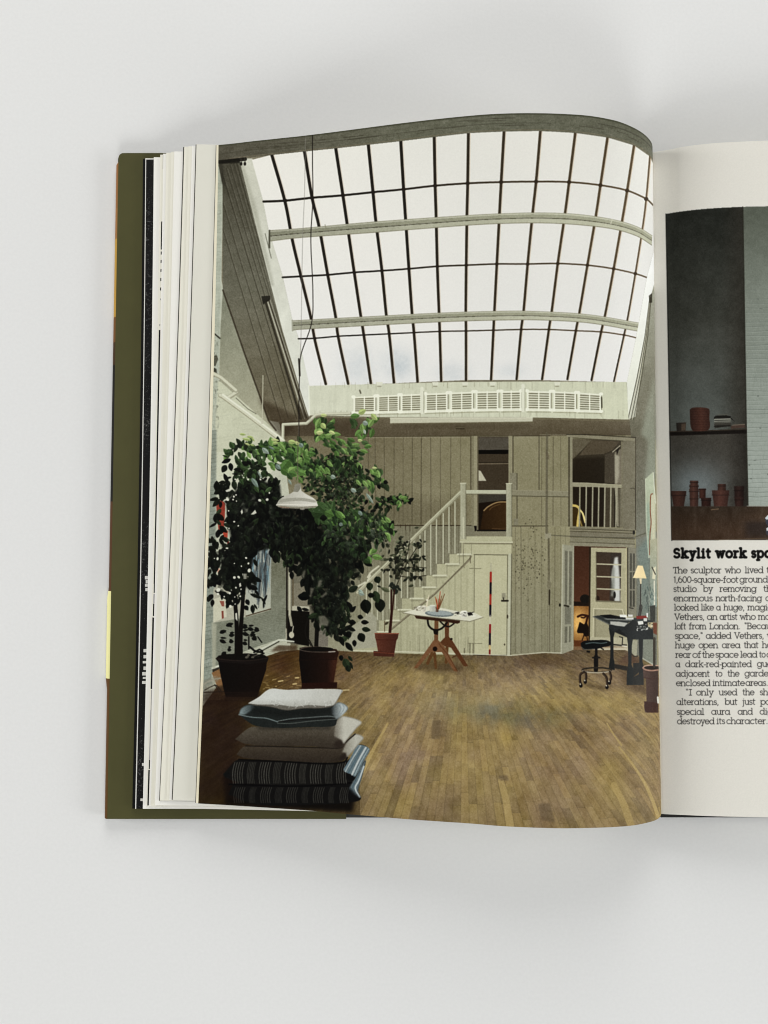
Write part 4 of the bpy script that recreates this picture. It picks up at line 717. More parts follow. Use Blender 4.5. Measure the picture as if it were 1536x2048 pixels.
    mass(Z('c', 160, 40, 650, 40, 620, 480, 400, 700, 250, 640), 120, 'uk', (8, 15), (.2, 2.8), .28, 33)
    mass(Z('b', 300, 1340, 1000, 1330, 1060, 1560, 900, 1740, 300, 1760), 160, 'uvvd', (7, 14), (0, 2.8), .6, 34)
    mass(Z('b', 60, 720, 700, 620, 760, 1200, 560, 1350, 300, 1280, 60, 960), 170, 'vvdm', (5, 12), (0, 2.8), .6, 35)
    for k in range(60):
        x, y = r.uniform(560, 790), r.uniform(900, 1180); a = r.uniform(-2.4, -.6); P.line(catmull([(x, y), (x+9*math.cos(a), y+9*math.sin(a)), (x+20*math.cos(a+.3), y+20*math.sin(a+.3))], 8), .9, (84, 82, 66), r.uniform(.15, .5))
    # top of the left crown in the light
    mass(Z('a', 280, 680, 330, 560, 700, 620, 1000, 580, 1440, 620, 1536, 760, 1400, 1000, 1000, 820, 640, 940, 430, 900, 350, 800), 150, 'mmmdb', (12, 20), (-.2, 2.2), .95, 9)
    mass(Z('a', 400, 900, 560, 820, 800, 900, 1000, 1120, 700, 1250, 480, 1180), 90, 'ddmk', (10, 18), (.2, 2.8), .93, 10)
    mass(Z('a', 680, 600, 1050, 560, 1400, 600, 1480, 760, 1240, 860, 900, 800), 80, 'bbmb', (12, 20), (-.1, 1.9), .95, 11)
    mass(Z('a', 1020, 820, 1220, 860, 1220, 1020, 1120, 1080, 1000, 960), 12, 'mb', (17, 24), (.2, 2), .96, 12)
    # right crown: bright sprays
    mass(Z('b', 160, 260, 400, 270, 420, 420, 300, 480, 180, 420), 26, 'bmb', (13, 20), (0, 2.8), .96, 13)
    mass(Z('b', 620, 260, 860, 260, 880, 400, 740, 440, 640, 400), 16, 'bbm', (14, 22), (.3, 2.6), .96, 14)
    mass(Z('b', 240, 470, 700, 440, 780, 560, 640, 640, 440, 620, 380, 560), 52, 'bmmb', (11, 18), (-.2, 1.4), .95, 15)
    mass(Z('b', 100, 700, 500, 680, 700, 560, 740, 720, 560, 860, 300, 900, 130, 860), 90, 'mmbd', (9, 17), (0, 2.4), .93, 16)
    mass(Z('b', 640, 820, 900, 800, 1030, 960, 1000, 1040, 860, 1030, 700, 960), 44, 'mbmd', (10, 20), (.5, 1.6), .95, 17)
    mass(Z('b', 770, 1150, 1100, 1150, 1280, 1150, 1280, 1220, 1100, 1260, 900, 1300, 780, 1220), 60, 'mdbdk', (8, 14), (0, 2.6), .95, 18)
    mass(Z('b', 120, 1290, 420, 1290, 460, 1480, 330, 1500, 180, 1400), 22, 'mbm', (18, 28), (0, 2), .95, 19)
    mass(Z('b', 940, 1350, 1090, 1400, 1100, 1580, 1040, 1640, 960, 1440), 22, 'dmb', (11, 18), (.5, 2), .95, 20)
    # single leaves read off one by one
    single = [('a', 385, 650, 16, 11, -2.1, 'm'), ('a', 470, 650, 14, 10, -1.7, 'd'), ('a', 370, 690, 17, 14, 2.9, 'm'), ('a', 345, 790, 20, 9, 2.75, 'k'), ('a', 285, 870, 17, 12, 2.1, 'k'), ('a', 335, 840, 17, 10, 1.4, 'k'), ('a', 480, 920, 15, 7, 3.05, 'k'), ('a', 440, 990, 12, 4, 3.2, 'k'), ('a', 320, 770, 14, 4, 3.5, 'd'),
              ('a', 280, 1100, 15, 8, 3.1, 'k'), ('a', 250, 1140, 12, 4, 3.2, 'k'), ('a', 330, 1130, 20, 13, 2.6, 'k'), ('a', 215, 1200, 17, 10, 2.6, 'k'), ('a', 355, 1030, 12, 4, 2.9, 'k'), ('a', 180, 1310, 19, 7, 2.9, 'k'), ('a', 160, 1640, 18, 5, 2.6, 'k'),
              ('a', 460, 455, 13, 5, .1, 'y'), ('a', 500, 515, 18, 6, .2, 'y'), ('a', 560, 490, 13, 5, .1, 'y'), ('a', 530, 575, 12, 4, .4, 'y'), ('a', 600, 590, 10, 3.6, .4, 'y'), ('a', 620, 500, 10, 4, .9, 'y'),
              ('a', 880, 530, 17, 6, .1, 'y'), ('a', 900, 580, 13, 6, -.1, 'y'), ('a', 1110, 555, 16, 9, .1, 'y'), ('a', 1200, 560, 13, 7, .5, 'y'), ('a', 1260, 580, 11, 9, .8, 's'), ('a', 760, 640, 19, 9, .7, 's'), ('a', 850, 620, 14, 4, .5, 's'), ('a', 945, 860, 14, 9, .8, 's'), ('a', 620, 1040, 24, 9, .95, 's'), ('a', 1110, 1060, 13, 5, 1, 's'), ('a', 700, 950, 18, 4, 1, 's'),
              ('a', 1030, 920, 24, 17, -.9, 'b'), ('a', 1110, 960, 17, 14, -.5, 'b'), ('a', 1120, 970, 17, 13, .3, 'b'), ('a', 1100, 980, 16, 10, .9, 'm'), ('a', 1220, 830, 15, 13, -.6, 'b'),
              ('b', 690, 160, 17, 11, -.45, 'y'), ('b', 595, 195, 19, 11, -.1, 'b'), ('b', 840, 165, 18, 10, .8, 'y'), ('b', 240, 180, 14, 7, .05, 'y'), ('b', 250, 275, 14, 11, .9, 'y'), ('b', 190, 390, 15, 9, -.1, 'y'), ('b', 340, 370, 14, 8, .4, 'y'), ('b', 300, 425, 14, 10, -.1, 'b'), ('b', 680, 475, 10, 6, .1, 'y'), ('b', 740, 260, 12, 10, .4, 's'), ('b', 755, 345, 11, 5, 1.3, 's'),
              ('b', 180, 800, 23, 8, .9, 'b'), ('b', 240, 790, 19, 7, .95, 'b'), ('b', 300, 790, 16, 6, .9, 'b'), ('b', 660, 940, 17, 7, .9, 'b'), ('b', 740, 950, 18, 8, .9, 'b'), ('b', 790, 940, 18, 8, .95, 'b'), ('b', 840, 960, 16, 7, 1.2, 'b'), ('b', 600, 1050, 13, 9, .5, 's'), ('b', 780, 1100, 26, 6, .95, 's'), ('b', 850, 800, 11, 5, .1, 'y'), ('b', 860, 870, 11, 7, .1, 'b'), ('b', 360, 900, 11, 9, .3, 's'),
              ('b', 960, 980, 14, 11, .9, 'd'), ('b', 920, 1000, 10, 7, 1.1, 'k'), ('b', 985, 960, 10, 8, .4, 'k'), ('b', 1190, 1160, 14, 8, -.1, 'b'), ('b', 1220, 1190, 13, 5, 0, 'b'), ('b', 1010, 1390, 15, 9, .8, 'b'), ('b', 1060, 1510, 15, 9, 1.2, 'd'), ('b', 460, 1460, 9, 8, .4, 's'), ('b', 640, 1310, 18, 13, .7, 'm'), ('b', 690, 1310, 12, 8, .9, 's'), ('b', 130, 1330, 28, 22, .1, 'm'), ('b', 240, 1390, 14, 12, .1, 'k'),
              ('d', 850, 190, 22, 12, .2, 'b'), ('d', 830, 180, 16, 9, -1.2, 'b'), ('d', 850, 150, 12, 8, -.5, 'b'), ('d', 810, 190, 16, 10, 1.3, 'b'), ('d', 780, 160, 13, 9, 2.8, 'm'), ('d', 760, 230, 14, 11, .5, 'm'), ('d', 690, 590, 12, 7, .6, 's'), ('d', 690, 620, 13, 8, .4, 's'),
              ('d', 760, 700, 30, 22, 1.35, 'k'), ('d', 940, 690, 28, 21, 1.5, 'k'), ('d', 880, 600, 26, 16, 1.3, 'd'), ('d', 900, 430, 15, 14, 1.2, 'd'), ('d', 820, 500, 17, 14, 1.5, 'd'), ('d', 800, 650, 14, 10, .1, 'k'), ('d', 720, 970, 16, 9, .05, 'k'), ('d', 730, 1050, 18, 10, .15, 'd'), ('d', 700, 1100, 20, 16, 1.1, 'k'), ('d', 680, 900, 12, 9, .3, 'k'), ('d', 580, 970, 14, 11, .1, 'k'), ('d', 640, 1180, 14, 9, 1.5, 'k'), ('d', 570, 1370, 14, 6, .9, 'd'), ('d', 520, 1400, 24, 15, 1.15, 'd'), ('d', 560, 1480, 14, 12, 1.3, 'd'), ('d', 590, 1440, 16, 5, 1.2, 'd'), ('d', 480, 1360, 12, 9, 1.4, 'k'), ('d', 560, 1080, 14, 12, 1.2, 'k'),
              ('d', 100, 430, 36, 19, 1.5, 'k'), ('d', 60, 340, 22, 13, 1.7, 'k'), ('d', 10, 640, 17, 13, .2, 'k'), ('d', 150, 480, 18, 13, 1.5, 'k'),
              ('c', 170, 700, 16, 10, 2.4, 'k'), ('c', 165, 760, 15, 8, 1.7, 'k'), ('c', 180, 540, 16, 15, 2.9, 'k'), ('c', 120, 720, 12, 10, 1.8, 'k'), ('c', 960, 190, 17, 12, 1.5, 'k'), ('c', 1060, 180, 15, 10, 1.3, 'k'), ('c', 1140, 260, 13, 9, 2.4, 'k'), ('c', 1170, 400, 17, 9, 1.5, 'k'), ('c', 1400, 450, 40, 18, 1.65, 'k'), ('c', 1250, 720, 26, 15, .1, 'k'), ('c', 1245, 850, 15, 8, .9, 'k'), ('c', 1300, 880, 16, 6, .2, 'k'),
              ('c', 590, 760, 13, 9, 1.1, 'k'), ('c', 670, 830, 18, 9, 1.5, 'k'), ('c', 570, 840, 12, 9, .9, 'k'), ('c', 690, 820, 13, 4, 1, 'k'), ('c', 640, 690, 26, 7, .35, 'k'), ('c', 780, 730, 18, 4, 1, 'k'), ('c', 820, 740, 22, 3.4, 1.65, 'k'), ('c', 740, 130, 30, 16, 2.6, 'k'), ('c', 700, 640, 14, 5, .9, 'k'), ('c', 860, 700, 20, 4, 2.0, 'k')]
    for k, x, y, L, W, rot, cc in single:
        cl = leafcols[cc]; c = np.array(cl[r.integers(len(cl))]); P.leaf(*Z(k, x, y)[0], L, W, rot, c, 1, None if cc in 'kd' else c*.75)
    # loose low twigs of the left plant
    for k in range(13):
        a = [(250, 1190, 330), (330, 1100, 420), (250, 1280, 330), (370, 1220, 430), (540, 1110, 600), (610, 1130, 680), (690, 1150, 750), (540, 1190, 620), (640, 1210, 700), (660, 1260, 720), (370, 1300, 420), (350, 1400, 390), (545, 1310, 600)][k]
        P.leaf(*Z('c', a[0], a[1])[0], (a[2]-a[0])/6.4+2, 7.5, r.uniform(-.35, .5), (12, 12, 9)); P.leaf(*Z('c', a[0]+10, a[1]-30)[0], (a[2]-a[0])/6.4, 4, r.uniform(-.2, .6), (14, 14, 10))
    P.line(Z('c', 740, 1240, 790, 1310), 2.4, (14, 14, 10)); P.line(Z('c', 560, 1160, 720, 1290), 1, (20, 18, 14)); P.leaf(*Z('c', 330, 1430)[0], 13, 9, 2.3, (12, 12, 9)); P.line(Z('c', 640, 1370, 700, 1420, 800, 1440), 4, (14, 13, 10)); P.line(Z('c', 690, 1440, 760, 1400, 800, 1420), 3, (14, 13, 10))
    # bright chinks of wall seen through the leaves
    for k, pts in (('a', [(300, 1330, 2.6), (385, 1290, 2.2), (375, 1330, 1.8), (420, 1350, 1.4), (405, 1060, 1.6), (515, 1035, 1.6), (575, 1060, 1.8), (740, 1060, 1.6), (730, 1340, 2.6), (315, 1480, 1.6), (390, 1625, 1.8), (445, 1680, 1.4), (320, 1715, 1.6), (415, 1268, 1.6), (860, 1240, 1.6), (300, 1980, 1.8), (830, 1330, 3)]),
                   ('c', [(225, 240, 2.2), (440, 300, 1.2), (530, 335, 1.4), (440, 480, 2.8), (495, 475, 2.2), (460, 610, 1.8), (525, 630, 1.4), (380, 680, 2.4), (515, 720, 1.8), (445, 730, 1.4), (310, 725, 1.6), (450, 820, 1.2), (390, 850, 2.8), (630, 390, 3.2), (620, 300, 2.2), (590, 230, 2.4), (610, 470, 1.6), (235, 640, 3.6), (400, 640, 1.2), (185, 235, 1.2), (340, 105, 1.6), (230, 690, 2.4)])):
        for x, y, s in pts: P.ell(*Z(k, x, y)[0], s, s*r.uniform(.8, 1.5), (208, 208, 188), .95, r.uniform(0, 3))
    for k, p in (('a', (475, 1490, 495, 1455, 508, 1500, 490, 1530)), ('a', (610, 1530, 670, 1465, 690, 1510, 650, 1530)), ('c', (500, 560, 520, 545, 530, 590, 505, 605)), ('c', (450, 940, 475, 930, 480, 1040, 455, 1010)), ('a', (270, 1210, 330, 1180, 380, 1180, 330, 1220, 290, 1230)), ('c', (540, 430, 600, 430, 600, 500, 560, 500))): P.poly(Z(k, *p), (206, 206, 186), .9)
    for x in (560, 578, 596, 612): P.line(Z('c', x, 430, x-4, 505), 1.4, (30, 28, 20), .9)
    for k in range(44): x, y = r.uniform(150, 720), r.uniform(430, 900); P.ell(*Z('d', x*.9, y)[0], r.uniform(.6, 1.6), r.uniform(.6, 1.4), (92, 94, 80), .5)
    for k, p in (('d', (40, 370, 70, 350, 45, 460, 20, 420)), ('d', (140, 400, 160, 470, 150, 480, 135, 430)), ('d', (220, 480, 265, 470, 240, 550, 205, 560)), ('d', (240, 670, 310, 610, 320, 640, 260, 685)), ('d', (220, 900, 290, 890, 340, 960, 330, 1020, 230, 1000)), ('d', (120, 560, 170, 570, 140, 640, 120, 700))): P.poly(Z(k, *p), (112, 108, 92), .75, .6)
    for p in (Z('d', 800, 440, 840, 380, 930, 310), Z('d', 690, 545, 770, 500), Z('d', 800, 480, 830, 420)): P.line(catmull(p, 10) if len(p) > 2 else p, 3.6, (196, 194, 166), .9)
    for k in range(120):                                # specks of gloss
        x, y = r.uniform(430, 800), r.uniform(880, 1120); 
        if P.a[int(y-P.y0), int(x-P.x0)].mean() < 95: P.ell(x, y, r.uniform(.5, 1.8), r.uniform(.4, .9), (150, 164, 150), r.uniform(.15, .6), r.uniform(0, 3))
    # pots
    pt1 = Z('c', 200, 1520, 240, 1480, 330, 1462, 600, 1450, 820, 1470, 880, 1505, 855, 1570, 845, 1660, 750, 1950, 730, 2010, 330, 2010, 300, 1900, 250, 1660, 235, 1560)
    P.poly(pt1, hgrad(430, (13, 11, 9), 536, (24, 15, 12))); P.poly(Z('c', 200, 1520, 240, 1480, 400, 1530, 620, 1540, 880, 1505, 860, 1560, 620, 1590, 240, 1560), (26, 20, 17)); P.ell(*Z('c', 540, 1495)[0], 48, 6, (16, 14, 11)); P.line(catmull(Z('c', 200, 1520, 400, 1540, 620, 1545, 870, 1510), 20), 1.4, (48, 38, 32), .8)
    for x, y, a in ((600, 1500, 4), (690, 1495, 6), (740, 1480, 5), (620, 1475, 3)): P.ell(*Z('c', x, y)[0], a, 2.4, (96, 92, 78), .8, -.3)
    P.line(Z('c', 700, 1500, 820, 1450), 2.6, (12, 11, 9)); P.line(Z('c', 320, 1950, 740, 1960), 1.4, (36, 24, 18), .7); P.poly(Z('c', 310, 1990, 780, 1930, 760, 2060, 300, 2060), (30, 20, 14), .8, 3)
    P.poly(Z('d', -5, 1275, 60, 1262, 430, 1290, 460, 1330, 440, 1400, 395, 1690, 20, 1690, -10, 1420), hgrad(604, (17, 12, 10), 676, (44, 24, 16))); P.poly(Z('d', 320, 1420, 440, 1400, 395, 1690, 330, 1690), hgrad(650, (28, 16, 12), 672, (74, 40, 26)), .9, 2); P.poly(Z('d', 20, 1690, 440, 1680, 435, 1750, 20, 1760), (40, 20, 14)); P.line(catmull(Z('d', 0, 1290, 60, 1268, 220, 1265), 8), 2.6, (72, 60, 50)); P.line(catmull(Z('d', 0, 1300, 100, 1318, 300, 1325, 420, 1318), 12), 2, (84, 74, 64), .8); P.line(Z('d', 340, 1322, 412, 1318), 2, (160, 154, 140)); P.ell(*Z('d', 220, 1290)[0], 30, 4.6, (16, 13, 10)); P.line(Z('d', 0, 1420, 430, 1410), 1.4, (28, 16, 12), .8)
    P.poly(Z('d', 0, 1740, 480, 1750, 470, 1775, 0, 1775), (40, 26, 16), .7, 2); P.line(Z('d', 110, 1180, 150, 1260), 2, (20, 18, 14)); P.line(Z('d', 500, 1775, 580, 1772), 1.8, (190, 172, 120))
    # pendant lamp
    P.line(Z('a', 1250, 320, 1238, 700, 1238, 1120), 1.6, (96, 88, 72), .8); P.line(Z('a', 1235, 1020, 1240, 1120), 3, (120, 116, 84), .8)
    P.poly(Z('a', 1200, 1130, 1240, 1116, 1275, 1128, 1290, 1215, 1340, 1250, 1450, 1310, 1490, 1350, 1508, 1412, 1470, 1440, 1300, 1450, 1100, 1442, 980, 1430, 948, 1405, 985, 1340, 1030, 1300, 1140, 1250, 1180, 1225), hgrad(552, (160, 158, 142), 630, (206, 204, 190)))
    P.poly(Z('a', 1180, 1225, 1200, 1130, 1240, 1116, 1275, 1128, 1278, 1180, 1240, 1230), (122, 120, 104)); P.poly(catmull(Z('a', 1000, 1330, 1150, 1308, 1300, 1308, 1470, 1340, 1480, 1370, 1300, 1350, 1150, 1352, 990, 1365, 1000, 1330), 40), (142, 140, 124), .8); P.poly(Z('a', 955, 1405, 1100, 1420, 1300, 1425, 1505, 1410, 1470, 1440, 1300, 1450, 1100, 1442, 980, 1430), (128, 124, 106)); P.line(catmull(Z('a', 955, 1400, 1100, 1395, 1300, 1400, 1505, 1408), 20), 1.8, (214, 210, 194), .9); P.line(Z('a', 1010, 1428, 1120, 1440), 2.6, (130, 96, 76), .6)
    P.ell(*Z('a', 1300, 1455)[0], 5, 2, (150, 146, 130), .8)

    # --- stack of cushions on the floor
    q = lambda *v: Z('q', *v)
    P.poly(q(225, 850, 300, 730, 1220, 720, 1262, 1000, 1240, 1120, 240, 1060), (12, 9, 8), .92, 4); P.poly(q(40, 180, 440, 200, 330, 1040, 30, 1040), (38, 23, 17), .5, 12)
    cu = lambda pts, fn, soft=0, al=1, n=90: P.poly(catmull(q(*pts, *pts[:2]), n), fn, al, soft)
    def stripes(groups, y0, y1, ym, al):
        for k, (a, b) in enumerate(groups):
            m = 5 if k % 2 == 0 else 5
            for d in np.linspace(a, b, m):
                P.line(catmull(q(d+14, y0, d, (y0*2+y1)/3, d-4, (y0+y1*2)/3, d+2, y1), 10), 1.5 if k % 2 == 0 else 1.25, (98, 96, 86), (al if k % 2 == 0 else al*.75)*r.uniform(.8, 1.1))
    # lowest, striped
    cu((262, 980, 320, 890, 500, 900, 1215, 885, 1330, 720, 1346, 720, 1312, 850, 1284, 955, 1306, 1015, 1240, 1040, 1000, 1060, 500, 1060), tx((19, 18, 17), 3))
    stripes(((310, 380), (430, 470), (520, 590), (635, 680), (725, 795), (845, 885), (935, 1005), (1055, 1090), (1145, 1205)), 925, 1045, 0, .5)
    cu((1212, 935, 1318, 745, 1346, 706, 1312, 850, 1284, 950, 1304, 1008, 1240, 975), tx((92, 106, 110), 4), .6)
    P.line(catmull(q(1330, 760, 1290, 870, 1262, 930, 1296, 1000), 14), 3, (186, 196, 194), .85); P.line(catmull(q(1300, 800, 1250, 900, 1232, 960), 10), 2.2, (66, 88, 98), .8); P.poly(q(1210, 920, 1250, 960, 1306, 1016, 1240, 1035, 1205, 1000), (16, 16, 16), .8, 1.5)
    P.line(catmull(q(270, 900, 500, 908, 800, 915, 1000, 908, 1230, 888), 30), 3.4, (8, 8, 8), .9)
    # second, striped
    cu((222, 822, 290, 745, 350, 706, 700, 716, 1180, 720, 1284, 590, 1374, 622, 1338, 700, 1266, 845, 1225, 880, 1000, 900, 700, 908, 500, 900, 330, 880, 258, 852), tx((23, 22, 20), 3))
    stripes(((300, 375), (415, 465), (508, 585), (620, 670), (710, 790), (825, 868), (912, 990), (1030, 1078), (1118, 1190)), 728, 893, 0, .72)
    cu((1168, 785, 1225, 690, 1284, 592, 1374, 622, 1336, 705, 1262, 842, 1235, 825, 1185, 805), tx((92, 108, 112), 4))
    for a, c, wd in (((1304, 598, 1240, 700, 1184, 800), (160, 170, 168), 2.4), ((1345, 612, 1285, 720, 1236, 826), (182, 188, 184), 3.6), ((1366, 622, 1310, 720, 1258, 828), (150, 166, 168), 1.6), ((1322, 606, 1262, 712, 1208, 812), (70, 94, 104), 2.4), ((1290, 600, 1230, 690, 1178, 780), (92, 112, 120), 2)): P.line(catmull(q(*a), 14), wd, c, .88)
    P.poly(q(1190, 810, 1235, 830, 1266, 846, 1240, 872, 1190, 860), (14, 14, 14), .85, 1.2); P.ell(*q(252, 828)[0], 7, 6, (16, 18, 18), .7, 0, 1)
    P.line(catmull(q(345, 706, 700, 722, 1000, 738, 1170, 726, 1200, 690), 30), 3.2, (9, 8, 8), .9)
    # two plain ones with light on their right ends
    cu((325, 665, 395, 600, 600, 598, 1130, 612, 1180, 575, 1252, 506, 1326, 530, 1298, 575, 1196, 688, 1155, 716, 1000, 728, 700, 714, 400, 695), tx(vgrad(1490, (70, 61, 49), 1523, (50, 42, 34)), 4, None, 3))
    cu((1158, 648, 1195, 572, 1254, 506, 1325, 530, 1296, 575, 1198, 684, 1186, 655), tx(lambda X, Y: lerpc((120, 115, 100), (166, 164, 149), (X-684)/26), 4), .7)
    P.poly(q(1130, 690, 1186, 650, 1196, 688, 1150, 716), (38, 30, 26), .75, 1.5); P.line(catmull(q(400, 598, 700, 604, 1000, 612, 1150, 612, 1180, 575, 1262, 504), 30), 2.6, (30, 25, 20), .85)
    cu((315, 545, 415, 462, 480, 446, 700, 458, 1050, 440, 1115, 388, 1180, 365, 1310, 408, 1268, 462, 1192, 560, 1150, 612, 900, 602, 600, 596, 410, 584), tx(vgrad(1452, (84, 77, 64), 1494, (56, 48, 39)), 4, None, 4))
    cu((1095, 520, 1105, 430, 1140, 378, 1182, 366, 1309, 408, 1268, 460, 1190, 556, 1168, 580, 1150, 552), tx(lambda X, Y: lerpc((92, 85, 72), (174, 172, 157), (X-664)/24), 4, None, 4), 1.2)
    P.poly(q(1105, 560, 1150, 548, 1170, 582, 1150, 612, 1090, 612), (46, 37, 31), .8, 1.6); P.poly(q(480, 446, 1080, 442, 1060, 470, 500, 470), (40, 36, 31), .5, 2)
    # folded dark blue one
    cu((345, 350, 365, 302, 430, 272, 700, 290, 1085, 275, 1130, 254, 1190, 278, 1202, 312, 1122, 388, 1096, 440, 900, 450, 650, 456, 480, 440, 400, 395), tx((34, 38, 36), 4, None, 4))
    cu((346, 350, 366, 304, 428, 274, 470, 290, 440, 320, 390, 352), tx(lambda X, Y: lerpc((122, 138, 138), (44, 50, 50), (X-478)/34), 4), 1); cu((1070, 330, 1085, 285, 1130, 255, 1190, 280, 1200, 312, 1120, 386, 1090, 360), tx(lambda X, Y: lerpc((60, 66, 66), (158, 168, 166), (X-664)/20), 5), 1)
    for a in ((1120, 265, 1150, 300, 1130, 350), (1160, 270, 1175, 300, 1140, 360)): P.line(catmull(q(*a), 8), 1.4, (112, 124, 126), .7)
    P.line(catmull(q(345, 352, 450, 372, 560, 380, 650, 408), 20), 2.2, (112, 126, 124), .8); P.line(catmull(q(655, 402, 760, 384, 900, 374, 1050, 364, 1110, 372), 20), 2, (104, 112, 108), .8); P.line(catmull(q(650, 420, 760, 420, 900, 404, 1112, 386), 20), 1.8, (84, 90, 84), .8); P.line(catmull(q(660, 408, 800, 394, 1000, 384, 1100, 380), 16), 1.6, (22, 20, 18), .8)
    P.poly(q(450, 290, 700, 318, 1080, 300, 1075, 345, 700, 372, 450, 345), (26, 28, 26), .7, 3)
    # pale one on top
    cu((416, 264, 500, 216, 590, 150, 720, 156, 860, 151, 1010, 149, 1160, 158, 1140, 200, 1092, 280, 1000, 300, 850, 302, 720, 318, 600, 290, 470, 280), tx((98, 94, 84), 4))
    cu((416, 262, 500, 214, 590, 150, 720, 156, 860, 151, 1010, 149, 1160, 158, 1140, 200, 1092, 274, 1000, 282, 900, 276, 780, 288, 640, 272, 500, 272), tx(lambda X, Y: lerpc(lerpc((192, 194, 186), (178, 178, 168), (X-560)/90), (160, 160, 150), (Y-1398)/14), 4, None, 4))
    for k in range(30):
        x, y = r.uniform(600, 1080), r.uniform(236, 284); P.line(q(x, y, x+r.uniform(-20, 24), y+r.uniform(6, 20)), 1.5, [(142, 142, 132), (204, 205, 198)][k % 2], .5)
    P.line(catmull(q(420, 268, 600, 292, 720, 316, 860, 302, 1000, 300, 1092, 282), 24), 1.5, (64, 60, 52), .8); P.line(catmull(q(1160, 158, 1140, 202, 1094, 276), 8), 1.2, (110, 108, 98), .8)

    # --- muted inks, dot grain and a little softness of the old print
    lum = (P.a*np.array([.3, .59, .11], np.float32)).sum(-1, keepdims=True); P.a = lum+(P.a-lum)*np.array([.86, .86, .88], np.float32)
    P.a = blur(P.a, .4) if False else P.a
    k3 = P.a.copy(); k3[1:-1, 1:-1] = P.a[1:-1, 1:-1]*.5+.125*(P.a[:-2, 1:-1]+P.a[2:, 1:-1]+P.a[1:-1, :-2]+P.a[1:-1, 2:]); P.a = k3
    P.a += .6*(P.a-blur(P.a, 1))
    g = r.normal(0, 1, (h, w)).astype(np.float32); g = (g+np.roll(g, 1, 0)+np.roll(g, 1, 1)+np.roll(g, (1, 1), (0, 1)))/2
    lum = P.a.mean(-1)
    P.a += (g*np.interp(lum, [0, 30, 100, 170, 220, 255], [.8, 1.8, 4.6, 3.6, 1.2, .8]))[..., None]
    m = P.a.mean(-1, keepdims=True); P.a = P.a+np.interp(m, [0, 25, 60, 110, 160, 210, 255], [-4, -9, -9, 0, 4, 1, 0])
    P.a = np.clip(P.a, 3, 240)
    return P
